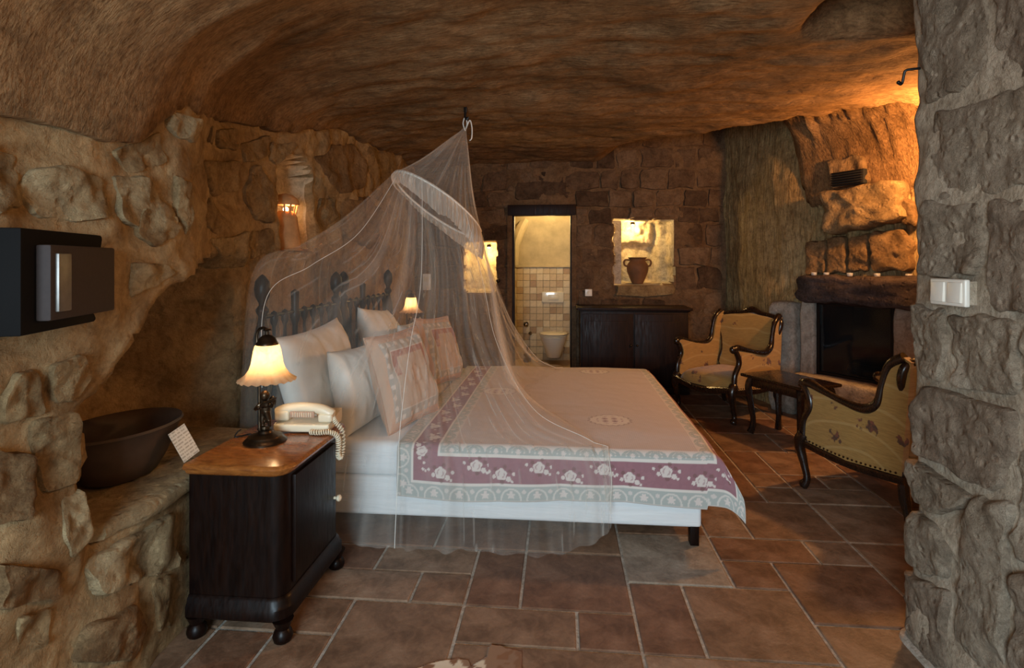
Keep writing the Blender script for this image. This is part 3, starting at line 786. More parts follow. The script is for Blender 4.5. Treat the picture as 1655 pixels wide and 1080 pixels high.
paint(rad < .012 + .003 * np.sin(np.arctan2(E_ - .222, ph) * 10), blossom)
paint(E_ < .207, ivory); paint(E_ < .195, rose)
paint(E_ < .195, rose * .8, .25 * (fbm(U, V, 0, 60, 2, 5) > 0))
paint(E_ < .080, ivory); paint(E_ < .068, sage)
ph2 = np.abs(((along / .12) % 1) - .5) * .12
paint((np.abs(np.hypot(ph2, E_ - .012) - .045) < .004) & (E_ < .066), ivory, .75)
paint((np.hypot(ph2, E_ - .03) < .016 + .004 * np.sin(np.arctan2(E_ - .03, ph2) * 6)), blossom, .95)
paint((np.hypot(np.abs(ph2 - .06), E_ - .045) < .010), blossom, .8)
paint((E_ < .006), ivory * .8)
# rose sprays along the mauve band
sp = .145
cell = np.floor(along / sp)
hs = hash3(cell, np.zeros_like(cell), np.where((E_ == ev0) | (E_ == ev1), 1, 2) * np.ones_like(cell), 4)
ca = (cell + .5) * sp + .02 * hs; ce_ = .137 + .018 * np.where(cell % 2 == 0, 1, -1)
band = (E_ < .200) & (E_ > .062)
for (oa, oe, r_, col) in [(.040, .016, .009, brown), (-.028, .022, .009, brown), (.004, -.032, .010, brown), (.016, .034, .009, brown), (.0, 0, .026, blossom), (.034, -.020, .012, blossom), (-.034, -.010, .009, blossom), (.058, .004, .008, blossom), (-.056, .012, .007, blossom), (.05, -.03, .006, blossom)]:
    x_, y_ = along - ca - oa, E_ - ce_ - oe
    th = np.arctan2(y_, x_); r0 = np.hypot(x_, y_)
    paint(band & (r0 < r_ * (1 + .09 * np.sin(th * 5 + oa * 90))), col, .95 if col is blossom else .55)
    if r_ > .012: paint(band & (np.abs(r0 - r_ * .55) < .003) & (np.sin(th * 2 + r0 * 160) > -.2), rose, .55)
# oval medallions on the field
for mx, my in ((.262, 2.962 - NYr), (.262, 4.30 - NYr), (-.40, 3.62 - NYr)):
    r0 = np.hypot((U - mx) / .115, (V - my) / .105); th = np.arctan2(V - my, U - mx)
    paint(r0 < 1 + .05 * np.sin(th * 18), brown, .35); paint(r0 < .90 + .04 * np.sin(th * 18), ivory)
    fl_ = np.hypot(((U - mx) % .05) - .025, ((V - my) % .044) - .022)
    paint((r0 < .62) & (fl_ < .017), rose * .9 + .12, .7); paint((r0 < .62) & (fl_ < .008), brown, .6)
def colour_mesh(o, C):
    at = o.data.color_attributes.new('Col', 'FLOAT_COLOR', 'POINT')
    c = np.ones((C.reshape(-1, 3).shape[0], 4), np.float32); c[:, :3] = C.reshape(-1, 3); at.data.foreach_set('color', c.ravel())
bs_ = grid_obj('bedspread', np.stack([bx, by, Zs], -1), M['spread'])
colour_mesh(bs_, C)
sm_ = bs_.modifiers.new('thickness', 'SOLIDIFY'); sm_.thickness = .006; sm_.offset = -1
tag(bs_, 'pinkish quilted bedspread with mauve rose border over both beds', 'bedspread')

# ------------------------------------------------------------------ pillows and cushions
def pillow_pts(w_, h_, t_, n=34, pw=.5, corner=.10):
    a = np.linspace(-1, 1, n); A, B = np.meshgrid(a, a, indexing='ij')
    prof = (np.clip(1 - np.abs(A) ** 2.4, 0, 1) * np.clip(1 - np.abs(B) ** 2.4, 0, 1)) ** pw
    pin = 1 - corner * (1 - np.abs(A) ** 2) * np.abs(B) ** 3
    pin2 = 1 - corner * (1 - np.abs(B) ** 2) * np.abs(A) ** 3
    x = A * w_ / 2 * pin2; y = B * h_ / 2 * pin
    return A, B, x, y, prof * t_ / 2
def make_pillow(name, label, cat, loc, rot, w_, h_, t_, mat, seed, group=None, floral=False, corner=.10):
    A, B, x, y, z = pillow_pts(w_, h_, t_, 90 if floral else 36, corner=corner)
    n = A.shape[0]
    wr = .02 * fbm(x, y, seed, 5, 3, seed) + .012 * fbm(x * 2.4, y, seed + 3, 9, 2, seed)
    k = np.clip(z / (t_ * .25), 0, 1)
    F_ = np.stack([x, y, z + wr * k], -1); Bk = np.stack([x, y, -z + wr * .6 * k], -1)
    idx = np.arange(n * n).reshape(n, n); q = np.stack([idx[:-1, :-1], idx[1:, :-1], idx[1:, 1:], idx[:-1, 1:]], -1).reshape(-1, 4)
    me = bpy.data.meshes.new(name)
    me.from_pydata(np.r_[F_.reshape(-1, 3), Bk.reshape(-1, 3)].tolist(), [], np.r_[q, q[:, ::-1] + n * n].tolist())
    bm = bmesh.new(); bm.from_mesh(me)
    if not floral: bmesh.ops.remove_doubles(bm, verts=bm.verts, dist=.0012)
    bm.to_mesh(me); bm.free(); me.polygons.foreach_set('use_smooth', [True] * len(me.polygons))
    o = link(name, me, mat, None, loc); o.rotation_euler = rot
    tag(o, label, cat, group)
    if floral:
        r = np.maximum(np.abs(A), np.abs(B)); al = np.where(np.abs(A) > np.abs(B), B * h_ / 2, A * w_ / 2)
        d = (1 - r) * w_ / 2
        Cc = np.tile(np.array([.50, .39, .30]), (n, n, 1))
        def pt(mk, col, a=1.): Cc[mk] = Cc[mk] * (1 - a) + np.array(col) * a
        pt((d < .125) & (B > .1), (.38, .20, .16)); pt(d < .092, (.62, .55, .48)); pt(d < .085, (.42, .39, .34)); pt(d < .04, (.56, .37, .26))
        ph = np.abs(((al / .055) % 1) - .5) * .055
        pt((np.hypot(ph, d - .055) < .013), (.64, .57, .5)); 
        sa = np.abs(((al / .10) % 1) - .5) * .10
        pt((np.hypot(sa, d - .118) < .024 * (1 + .2 * np.sin(5 * np.arctan2(d - .118, sa)))), (.58, .48, .39), .35)
        rr_ = np.hypot(A * w_ / 2, B * h_ / 2)
        pt((rr_ < .04 * (1 + .2 * np.sin(5 * np.arctan2(B, A)))), (.58, .46, .38), .7); pt((np.abs(rr_ - .05) < .004) & (np.sin(6 * np.arctan2(B, A)) > .2), (.3, .2, .13), .5)
        colour_mesh(o, np.r_[Cc.reshape(-1, 3), np.tile(np.array([.52, .33, .22]), (n * n, 1))])
        e = [F_[i, 0] for i in range(n)] + [F_[n - 1, i] for i in range(1, n)] + [F_[i, n - 1] for i in range(n - 2, -1, -1)] + [F_[0, i] for i in range(n - 2, 0, -1)]
        e = [p * np.array([1.01, 1.01, 0]) for p in e[::3]]
        MB().tube(e, .006, 6, closed=True).build('piping', M['clay_piping'], o)
    return o
M['clay_piping'] = cloth('tan_piping', (.46, .29, .2), .05)
# pillow local axes: x = width, y = height, z = thickness (front).  Lean them with the front towards the foot of the bed
def lean(tilt, yaw=0, roll=0):
    # width along Y, height up, front towards +X, tilted back by tilt
    m = Matrix.Rotation(yaw, 3, 'Z') @ Matrix.Rotation(-tilt, 3, 'Y') @ Matrix(((0, 0, 1), (1, 0, 0), (0, 1, 0))) @ Matrix.Rotation(roll, 3, 'Z')
    return m.to_euler()
make_pillow('bed_pillow', 'large white pillow leaning on the headboard beside the lit lamp', 'pillow', (-1.30, 2.89, .695), lean(.28, -.13, .06), .66, .54, .24, M['pillow'], 2, 'white bed pillows')
make_pillow('bed_pillow', 'upright white pillow wedged behind the nearer rose cushion', 'pillow', (-1.062, 2.91, .644), lean(.22, -.16), .56, .44, .20, M['pillow'], 5, 'white bed pillows')
make_pillow('bed_pillow', 'crumpled white pillow against the headboard nearer the bathroom', 'pillow', (-1.29, 3.98, .71), lean(.38, .05, -.12), .66, .54, .24, M['pillow'], 8, 'white bed pillows')
make_pillow('bed_pillow', 'white pillow standing behind the farther rose cushion', 'pillow', (-1.052, 3.98, .652), lean(.24, 0), .60, .46, .18, M['pillow'], 9, 'white bed pillows')
make_pillow('rose_cushion', 'plump rose-patterned square cushion in front of the two white pillows near lamp', 'cushion', (-.848, 2.93, .682), lean(.28, -.34, .04), .47, .50, .19, M['cushion'], 12, 'rose cushions', True, .06)
make_pillow('rose_cushion', 'rose-patterned cushion standing on the bathroom-side bed', 'cushion', (-.868, 3.87, .678), lean(.26, -.30, -.05), .46, .47, .18, M['cushion'], 14, 'rose cushions', True, .06)

# ------------------------------------------------------------------ nightstands
def rounded(x0, x1, y0, y1, r, n=6, corners=(1, 1, 1, 1)):
    out = []
    for (cx, cy, a0, on) in ((x1 - r, y1 - r, 0, corners[0]), (x0 + r, y1 - r, PI / 2, corners[1]), (x0 + r, y0 + r, PI, corners[2]), (x1 - r, y0 + r, 1.5 * PI, corners[3])):
        if on:
            for k in range(n + 1):
                a = a0 + PI / 2 * k / n; out.append((cx + r * math.cos(a), cy + r * math.sin(a)))
        else:
            out.append((cx + math.copysign(r, math.cos(a0 + .78)), cy + math.copysign(r, math.sin(a0 + .78))))
    return out
def moulded(mb, W, D, levels, r=.05):
    """stack of rounded outlines (overhang, z): back edge (-x) stays straight"""
    rows = []
    for (o, z) in levels:
        rows.append([(x, y, z) for x, y in rounded(-W / 2, W / 2 + o, -D / 2 - o, D / 2 + o, r + o * .6, 6, (1, 0, 0, 1))])
    n = len(rows[0]); v = [p for q in rows for p in q]
    f = [(i * n + k, i * n + (k + 1) % n, (i + 1) * n + (k + 1) % n, (i + 1) * n + k) for i in range(len(rows) - 1) for k in range(n)]
    f += [tuple(reversed(range(n))), tuple(range((len(rows) - 1) * n, len(rows) * n))]
    return mb.add(v, f)
def make_nightstand(label, loc):
    t = thing('nightstand', label, 'nightstand', loc, group='nightstands')
    W, D = .34, .48
    moulded(MB(), W, D, [(0, .15), (0, .572)]).build('body', M['mahog'], t)
    moulded(MB(), W, D, [(.012, .075), (.022, .085), (.022, .118), (.014, .128), (.012, .142), (.002, .152)]).build('base_moulding', M['mahog'], t)
    moulded(MB(), W, D, [(.004, .568), (.014, .574), (.020, .582), (.022, .588), (.032, .592), (.036, .600), (.032, .608), (.026, .612)]).build('top', M['mahog_top'], t)
    for sx in (-1, 1):
        for sy in (-1, 1):
            MB().lathe([(.022, 0), (.030, .006), (.034, .02), (.030, .036), (.022, .046), (.026, .056), (.036, .078)], (sx * (W / 2 - .02) + (.012 if sx > 0 else 0), sy * (D / 2 - .012), 0), 14).build('foot', M['mahog'], t)
    d = MB().box((W / 2 + .004, 0, .362), (.016, D - .13, .38), .004).build('door', M['mahog'], t)
    MB().lathe([(.006, 0), (.006, .012), (.013, .018), (.014, .026), (.008, .032), (1e-5, .034)], (0, 0, 0), 12, Matrix.Translation((W / 2 + .010, D / 2 - .085, .33)) @ Matrix.Rotation(PI / 2, 4, 'Y')).build('knob', M['cream'], d)
    return t
make_nightstand('dark mahogany nightstand carrying the telephone and lit lamp', (-1.112, 2.045, 0))
make_nightstand('dark nightstand behind the beds under the small lit lamp', (-1.33, 5.01, 0))

# ------------------------------------------------------------------ cherub lamps
def make_lamp(label, loc, power, rz=0):
    t = thing('table_lamp', label, 'lamp', loc, rz, 'cherub table lamps')
    MB().lathe([(.078, 0), (.079, .006), (.072, .012), (.066, .016), (.062, .024), (.045, .030), (.028, .036), (.024, .044), (.03, .05), (1e-5, .052)], n=28).build('base', M['bronze'], t)
    st = smooth_pts([(-.03, .012, .03), (-.032, .014, .18), (-.034, .015, .32), (-.042, .014, .39), (-.035, .012, .425), (-.012, .006, .437), (.005, .003, .43)], 6)
    MB().tube(st, .0055, 8).build('stem', M['bronze'], t)
    MB().lathe([(1e-5, .437), (.012, .434), (.016, .428), (.006, .424), (.006, .412), (.018, .408), (.03, .398), (.036, .384), (.041, .378), (.041, .372)], (.006, .003, 0), 20).build('shade_cap', M['bronze'], t)
    prof = [(.036, .376), (.044, .370), (.050, .35), (.054, .325), (.058, .30), (.066, .278), (.080, .258), (.095, .244), (.106, .236)]
    def scal(i, a, r, z):
        k = max(0, (i - 4) / 4); return r * (1 + .02 * k * math.cos(20 * a)), z + .0035 * k * math.cos(20 * a) * (i > 6)
    sh = MB().lathe(prof, (.006, .003, 0), 84, mod=scal); sh.f = [q for q in sh.f if len(q) == 4]
    sh.build('shade', M['shade'], t)
    MB().ball((.006, .003, .315), .021, 8).build('bulb', M['bulb'], t)
    light('lamp_light', 'POINT', (.006, .003, .315), power, (1, .60, .27), .024, parent=t)
    # cherub playing a fiddle, fused into one skin
    b = MB()
    b.tube([(0, -.002, .045), (0, 0, .06)], .018, 10)
    b.tube([(-.006, 0, .052), (-.008, -.006, .082), (-.006, 0, .112)], [.008, .011, .015], 10)
    b.tube([(.008, -.004, .078), (.026, -.018, .088), (.008, -.004, .112)], [.007, .010, .014], 10); b.tube([(.026, -.018, .088), (.026, -.012, .062)], [.009, .006], 8)
    b.ball((0, 0, .128), .022, 8, sc=(1, .85, 1.3)); b.ball((.001, -.004, .178), .0185, 8, sc=(1, 1, 1.1)); b.tube([(0, 0, .145), (0, -.003, .165)], .009, 8)
    b.tube([(-.018, -.002, .145), (-.030, -.016, .128), (-.008, -.028, .138)], [.009, .008, .006], 8)
    b.tube([(.018, -.002, .146), (.034, -.014, .140), (.044, -.022, .156)], [.009, .008, .006], 8)
    b.tube([(-.004, -.02, .142), (.058, -.026, .176)], [.010, .004], 8); b.ball((.012, -.022, .148), .014, 6, sc=(1.2, .6, .9))
    b.ball((-.02, .018, .148), .02, 6, sc=(.9, .35, 1.2)); b.ball((.018, .02, .150), .018, 6, sc=(.9, .35, 1.2))
    o = b.build('cherub_figure', M['bronze'], t); m_ = o.modifiers.new('fuse', 'REMESH'); m_.mode = 'VOXEL'; m_.voxel_size = .0026; m_.use_smooth_shade = True
    return t
make_lamp('lit bronze cherub lamp with frilled glass shade beside the telephone', (-1.132, 2.03, .612), 8)
make_lamp('small lit cherub lamp glowing through the net at the far bedside', (-1.36, 4.92, .612), 8, .6)
# lamp flex lying on the nightstand
cdx = MB().tube(smooth_pts([(-1.20, 2.04, .616), (-1.23, 2.10, .616), (-1.27, 2.06, .616), (-1.30, 2.12, .616), (-1.335, 2.2, .60)], 6), .003, 6).build('lamp_flex', M['iron'])
tag(cdx, 'thin black flex trailing from the lit lamp across the nightstand', 'cord')

# ------------------------------------------------------------------ telephone
ph = thing('telephone', 'ivory corded telephone on the nightstand behind the lamp', 'telephone', (-1.045, 2.215, .613), .06)
b = MB().box((0, 0, .020), (.225, .165, .032), .010, seg=3)
v = [(-.112, -.08, .034), (.112, -.08, .034), (.112, .08, .062), (-.112, .08, .062), (-.112, -.08, .02), (.112, -.08, .02), (.112, .08, .02), (-.112, .08, .02)]
b.add(v, [(0, 1, 2, 3), (4, 5, 1, 0), (5, 6, 2, 1), (6, 7, 3, 2), (7, 4, 0, 3)])
b.build('phone_base', M['cream'], ph)
hs_ = MB().tube(smooth_pts([(-.112, -.045, .074), (-.07, -.045, .090), (0, -.045, .096), (.07, -.045, .088), (.118, -.045, .066)], 5), [.020] + [.021] * 19 + [.017], 12, flat=1.05)
hs_.box((-.085, -.045, .066), (.06, .052, .04), .012, seg=3).box((.092, -.045, .058), (.058, .052, .036), .012, seg=3)
h = hs_.build('handset', M['cream'], ph)
MB().box((0, -.069, .073), (.10, .006, .024), .002).build('grip_recess', M['clay_piping'], h)
for k in range(9): MB().box((-.035 + k * .009, -.073, .073), (.0025, .004, .018)).build('rib', M['cream'], h, False)
for r in range(4):
    for c in range(3): MB().box((-.03 + c * .026, .01 + r * .017, .050 + r * .003), (.018, .011, .008), .002).build('key', M['switch'], ph)
sp_ = smooth_pts([(.045, -.10, .012), (.085, -.105, .012), (.122, -.10, .012), (.150, -.09, -.005), (.153, -.08, -.045), (.152, -.082, -.085), (.157, -.065, -.098), (.160, -.05, -.06), (.155, -.045, 0), (.130, -.045, .035), (.118, -.045, .055)], 60)
hx = []
for i, p in enumerate(sp_[:-1]):
    d = Vector(sp_[i + 1]) - Vector(p); d.normalize(); a = d.orthogonal() if abs(d.x) < .9 else Vector((0, 0, 1)); a = (a - d * a.dot(d)).normalized(); c_ = d.cross(a)
    a = Vector((0, 1, 0)); a = (a - d * a.dot(d)); a = a.normalized() if a.length > .1 else Vector((1, 0, 0)); c_ = d.cross(a)
    th = i * .46; hx.append(tuple(Vector(p) + (a * math.cos(th) + c_ * math.sin(th)) * .0085))
MB().tube(hx, .0028, 5).build('coiled_cord', M['cream'], ph)

# ------------------------------------------------------------------ safe
ang = math.atan2(.40, -.13)          # face runs from (-1.17,1.10) to (-1.30,1.50)
sf = thing('wall_safe', 'black wall safe with charcoal door on the rough wall', 'safe', (-1.235, 1.30, 1.135), ang - PI / 2 + 0)
# local: y along the face, -x into the wall... front is +x
MB().box((-.14, .028, .122), (.24, .40, .244), .006).build('body', M['safe_body'], sf)
d = MB().box((-.006, .040, .118), (.032, .315, .180), .006, seg=2).build('door', M['safe'], sf)
MB().box((.012, -.072, .118), (.012, .055, .140), .003).build('handle_plate', M['steel'], d)

# ------------------------------------------------------------------ basin and leaflet on the ledge
bo = MB().lathe([(1e-5, .004), (.10, .0), (.13, .012), (.165, .06), (.195, .12), (.215, .165), (.228, .178), (.222, .186), (.205, .178), (.19, .15), (.155, .07), (.11, .025), (1e-5, .02)], n=40, sx=.74).build('clay_basin', M['clay_dark'])
bo.location = (-1.548, 1.82, .545); tag(bo, 'wide dark clay basin sitting in the wall recess', 'bowl')
lf = MB().box((0, 0, 0), (.066, .118, .0025)).build('leaflet', M['paper'], smooth=False)
lf.location = (-1.342, 1.862, .655); tag(lf, 'printed paper leaflet propped beside the nightstand', 'leaflet')
zx = Vector((-.30, .92, .0)).normalized(); up = Vector((.42, .22, -.88)).normalized(); up = -up
xx = Vector((.25, .93, .34)).normalized(); yy_ = (Vector((-.30, -.15, .95)) - xx * Vector((-.30, -.15, .95)).dot(xx)).normalized(); zz_ = xx.cross(yy_)
lf.rotation_euler = Matrix((xx, yy_, zz_)).transposed().to_euler()

# ------------------------------------------------------------------ clay lantern in the arched niche
la = thing('clay_lantern', 'pale clay candle lantern glowing in the small arched niche', 'lantern', (-1.65, 3.19, 1.385))
pl = MB().lathe([(.085, 0), (.085, .04), (.078, .10), (.070, .15), (.066, .19), (.052, .215), (.045, .225)], n=28)
pl.build('lantern_body', M['lantern'], la)
MB().lathe([(.092, -.012), (.098, -.004), (.092, .002), (.08, .004)], n=24).build('saucer', M['lantern'], la)
cap = MB().lathe([(.075, .262), (.082, .272), (.07, .30), (.04, .325), (1e-5, .335)], n=24); cap.build('cap', M['lantern'], la)
for k in range(5):
    a = -1.2 + k * .55; MB().tube([(.056 * math.cos(a), .056 * math.sin(a), .212), (.066 * math.cos(a), .066 * math.sin(a), .268)], .006, 6).build('strut', M['lantern'], la)
MB().ball((0, 0, .238), .016, 6).build('flame_bulb', M['bulb'], la)
light('lantern_light', 'POINT', (.03, 0, .245), 2.2, WARM, .02, parent=la)

# ------------------------------------------------------------------ mosquito net
AP = np.array((-.634, 3.65, 2.205)); RL = np.array((-1.10, 3.6, 1.855)); RR = np.array((-.52, 3.6, 1.505))
RC = (RL + RR) / 2; ax = (RR - RL) / 2; ay = np.array((.02, -.30, .10))
def ringp(a): return RC + ax * math.cos(a) + ay * math.sin(a)
# control lines: angle (deg, 0 = foot side, 90 = near side, 180 = wall) -> points from the ring to the hem
NC = [(0, [(-.46, 3.6, 1.2), (-.40, 3.58, .85), (-.33, 3.56, .56), (-.25, 3.55, .462), (-.20, 3.54, .458)]),
      (18, [(-.44, 3.50, 1.2), (-.37, 3.42, .85), (-.28, 3.34, .58), (-.16, 3.25, .465), (-.10, 3.2, .458)]),
      (36, [(-.45, 3.35, 1.2), (-.36, 3.2, .85), (-.20, 2.98, .60), (.10, 2.70, .475), (.16, 2.62, .46)]),
      (46, [(-.47, 3.25, 1.2), (-.36, 3.05, .85), (-.12, 2.72, .55), (.20, 2.54, .43), (.23, 2.485, .12)]),
      (62, [(-.55, 3.15, 1.2), (-.46, 2.90, .85), (-.22, 2.60, .52), (-.02, 2.50, .40), (.02, 2.44, .012)]),
      (78, [(-.64, 3.10, 1.2), (-.58, 2.85, .85), (-.44, 2.60, .52), (-.36, 2.50, .38), (-.34, 2.42, .012)]),
      (95, [(-.75, 3.05, 1.2), (-.72, 2.80, .86), (-.68, 2.58, .52), (-.66, 2.50, .38), (-.66, 2.43, .012)]),
      (112, [(-.86, 3.03, 1.22), (-.90, 2.76, .92), (-.95, 2.57, .55), (-.96, 2.51, .36), (-.98, 2.45, .012)]),
      (132, [(-1.08, 3.03, 1.42), (-1.24, 2.76, 1.22), (-1.36, 2.555, 1.04), (-1.36, 2.525, .6), (-1.37, 2.50, .02)]),
      (150, [(-1.24, 3.10, 1.57), (-1.38, 2.82, 1.39), (-1.495, 2.575, 1.275), (-1.53, 2.535, .75), (-1.53, 2.53, .04)]),
      (170, [(-1.27, 3.32, 1.55), (-1.43, 3.2, 1.42), (-1.535, 3.12, 1.27), (-1.54, 3.1, .75), (-1.54, 3.1, .46)]),
      (190, [(-1.27, 3.7, 1.5), (-1.43, 3.72, 1.40), (-1.535, 3.73, 1.27), (-1.54, 3.73, .75), (-1.54, 3.73, .46)]),
      (212, [(-1.20, 4.08, 1.42), (-1.36, 4.36, 1.34), (-1.495, 4.63, 1.275), (-1.53, 4.665, .7), (-1.53, 4.67, .04)]),
      (235, [(-1.0, 4.1, 1.3), (-1.12, 4.35, 1.0), (-1.2, 4.57, .7), (-1.22, 4.63, .4), (-1.22, 4.655, .012)]),
      (265, [(-.76, 4.1, 1.2), (-.74, 4.35, .85), (-.72, 4.55, .56), (-.70, 4.615, .40), (-.70, 4.64, .012)]),
      (300, [(-.58, 4.0, 1.2), (-.46, 4.2, .85), (-.30, 4.40, .58), (-.15, 4.575, .462), (-.06, 4.615, .30)]),
      (322, [(-.48, 3.9, 1.2), (-.36, 4.08, .85), (-.20, 4.25, .56), (-.04, 4.34, .465), (.02, 4.38, .46)]),
      (342, [(-.46, 3.72, 1.2), (-.39, 3.76, .85), (-.31, 3.82, .56), (-.22, 3.85, .465), (-.16, 3.86, .458)])]
NA = 900; NLv = 64
angs = np.linspace(0, 2 * PI, NA, endpoint=False)
ca = np.radians([q[0] for q in NC] + [360]); lev = []
for k in range(5):
    arr = np.array([q[1][k] for q in NC] + [NC[0][1][k]])
    # periodic cubic through the control angles
    out = np.zeros((NA, 3))
    for i, a in enumerate(angs):
        j = np.searchsorted(ca, a, 'right') - 1; j = min(j, len(NC) - 1); n_ = len(NC)
        t = (a - ca[j]) / (ca[j + 1] - ca[j]); p0, p1, p2, p3 = arr[(j - 1) % n_], arr[j % n_], arr[(j + 1) % n_], arr[(j + 2) % n_]
        cu = .5 * (2 * p1 + (p2 - p0) * t + (2 * p0 - 5 * p1 + 4 * p2 - p3) * t * t + (3 * p1 - p0 - 3 * p2 + p3) * t ** 3)
        out[i] = cu * .5 + (p1 * (1 - t) + p2 * t) * .5
    lev.append(out)
ring0 = np.array([ringp(a) for a in angs])
ctl = [ring0] + lev
def along_net(t):     # t in 0..5, Catmull-Rom over the levels, arrays over the angle
    j = min(int(t), 4); s_ = t - j; g = lambda k: ctl[min(max(k, 0), 5)]
    p0, p1, p2, p3 = g(j - 1), g(j), g(j + 1), g(j + 2)
    return .5 * (2 * p1 + (p2 - p0) * s_ + (2 * p0 - 5 * p1 + 4 * p2 - p3) * s_ ** 2 + (3 * p1 - p0 - 3 * p2 + p3) * s_ ** 3)
rows = []
for i in range(NLv + 1):
    t = 5 * i / NLv; P_ = along_net(t)
    tan = np.roll(P_, -1, 0) - np.roll(P_, 1, 0); tan /= np.linalg.norm(tan, axis=1, keepdims=True) + 1e-9
    nr = np.cross(tan, (0, 0, 1.0)); nr /= np.linalg.norm(nr, axis=1, keepdims=True) + 1e-9
    fold = np.sin(angs * 46 + 2.6 * np.sin(angs * 5) + .25 * t) + .6 * np.sin(angs * 83 + 3 * np.sin(angs * 3) + 1)
    amp = (.004 + .010 * sm(0, 3, t) - .004 * sm(3.6, 5, t)) * (1 - .6 * ((angs < .7) | (angs > 5.4)) * sm(3, 4, t))
    env = .35 + 1.3 * np.clip(fbm(np.cos(angs) * 3, np.sin(angs) * 3, .2 * t, 1, 2, 33) + .35, 0, 1)
    amp = amp * env
    P_ = P_ + nr * (fold * amp)[:, None] + tan * (.012 * np.sin(angs * 21 + t))[:, None] * (t / 5)
    P_ = P_ + nr * (.022 * sm(3, 5, t) * fbm(np.cos(angs) * 6, np.sin(angs) * 6, 0, 1, 2, 35))[:, None]
    P_[:, 2] = np.maximum(P_[:, 2], .006)
    # rest on the bed instead of sinking into it
    inb = (P_[:, 0] > -1.4) & (P_[:, 0] < .72) & (P_[:, 1] > 2.535) & (P_[:, 1] < 4.55)
    P_[:, 2] = np.where(inb, np.maximum(P_[:, 2], .462), P_[:, 2])
    rows.append(P_)
G = np.array(rows)
# the cloth is stopped by what it lies on: headboard (it hangs behind), bedspread and pillows
from mathutils.bvhtree import BVHTree
bpy.context.view_layer.update()
HBX = -1.468
def stop_headboard(G):
    x, y, z = G[..., 0], G[..., 1], G[..., 2]
    sel = (y > 2.60) & (y < 4.605) & (z < 1.19) & (x < HBX + .045)
    x[sel] = np.minimum(x[sel], HBX - .032)
    for yp in (2.605, 3.505, 3.63, 4.60):
        dx, dy = x - HBX, y - yp; d = np.hypot(dx, dy); need = .052
        s_ = (z < 1.25) & (d < need); inner = 2.7 < yp < 4.5
        dx = np.where(s_ & inner, -np.abs(dx) - .02, dx); dy = np.where(s_ & ~inner, (np.abs(dy) + .004) * (-1 if yp < 3 else 1), dy)
        k = need / (np.hypot(dx, dy) + 1e-9)
        x[s_] = HBX + (dx * k)[s_]; y[s_] = yp + (dy * k)[s_]
SOFT = [bs_] + [o for o in bpy.data.objects if o.name.startswith(('bed_pillow', 'rose_cushion'))]
def stop_soft(G, o, gap):
    mw = o.matrix_world; me = o.data
    t_ = BVHTree.FromPolygons([mw @ q.co for q in me.vertices], [tuple(p.vertices) for p in me.polygons])
    lo = np.array([mw @ q.co for q in me.vertices]); a_, b_ = lo.min(0) - .03, lo.max(0) + .03
    for i, j in np.argwhere(((G > a_) & (G < b_)).all(-1)):
        p = Vector(G[i, j]); c_, n_, _, d_ = t_.find_nearest(p)
        if d_ < .10 and (p - c_).dot(n_) < gap and (d_ < gap or (p - c_).dot(n_) < -.5 * d_): G[i, j] = c_ + n_ * gap
for it in range(2):
    for o in SOFT: stop_soft(G, o, .008)
    stop_headboard(G)
G[..., 2] = np.maximum(G[..., 2], .006)
G = np.concatenate([G, G[:, :1]], 1)
net = thing('mosquito_net', 'sheer white mosquito net hung from a hook and draped over the beds', 'mosquito net', tuple(AP))
def nb(name, P_, mat, extra=0):
    o = grid_obj(name, P_ - AP, mat, net)
    n0, n1 = P_.shape[:2]; th = np.linspace(0, 2 * PI, n1)[None, :]; tt_ = np.linspace(0, 1, n0)[:, None]
    cx_, sy_ = np.cos(th), np.sin(th)
    d_ = .50 + .9 * np.clip(fbm(cx_ * 26, sy_ * 26, tt_ * 1.6, 1, 3, 77) + .12, 0, 1) ** 1.2 + 1.6 * np.clip(fbm(cx_ * 9, sy_ * 9, tt_ * .8 + 5, 1, 2, 78) - .28, 0, 1) + .9 * (np.abs(fbm(cx_ * 14, sy_ * 14, tt_ * 1.1 + 9, 1, 2, 79)) < .018)
    d_ = np.clip(d_ + extra * np.ones((n0, n1)), 0, 2.2); colour_mesh(o, np.repeat(d_[..., None], 3, 2)); return o
nb('skirt', G, M['net'])
cone = []
for i in range(15):
    s_ = i / 14; P_ = AP * (1 - s_) + ring0 * s_
    P_ = P_ + (P_ - (AP * (1 - s_) + RC * s_)) * ((.10 * np.sin(angs * 40 + 2 * np.sin(angs * 4))) * .35 * (1 - s_ * .6) - .10 * math.sin(PI * s_))[:, None]
    P_ = P_ * 1; P_[:, 2] -= 0
    P_ = np.where(s_ < .02, AP + (ring0 - RC) * .03, P_); cone.append(P_)
cone = np.array(cone); nb('crown', np.concatenate([cone, cone[:, :1]], 1), M['net'])
MB().tube([tuple(ringp(a) - AP) for a in np.linspace(0, 2 * PI, 72, endpoint=False)], .006, 6, closed=True).build('hoop', M['cord'], net)
# gathered sleeve round the hoop, hanging in uneven swags
sl_ = []
for k in range(9):
    s_ = k / 8
    drop = (.11 + .06 * np.cos(angs - .5)) * (1 + .25 * fbm(np.cos(angs) * 2, np.sin(angs) * 2, 0, 1, 3, 8)) * s_
    rad = ring0 + (ring0 - RC) * (.05 * math.sin(PI * s_) + .03 * np.sin(angs * 60 + 3 * np.sin(angs * 6)) * s_)[:, None]
    P_ = rad.copy(); P_[:, 2] -= drop - .012; sl_.append(P_)
sl_ = np.array(sl_); nb('hoop_sleeve', np.concatenate([sl_, sl_[:, :1]], 1), M['net_thick'], .45)
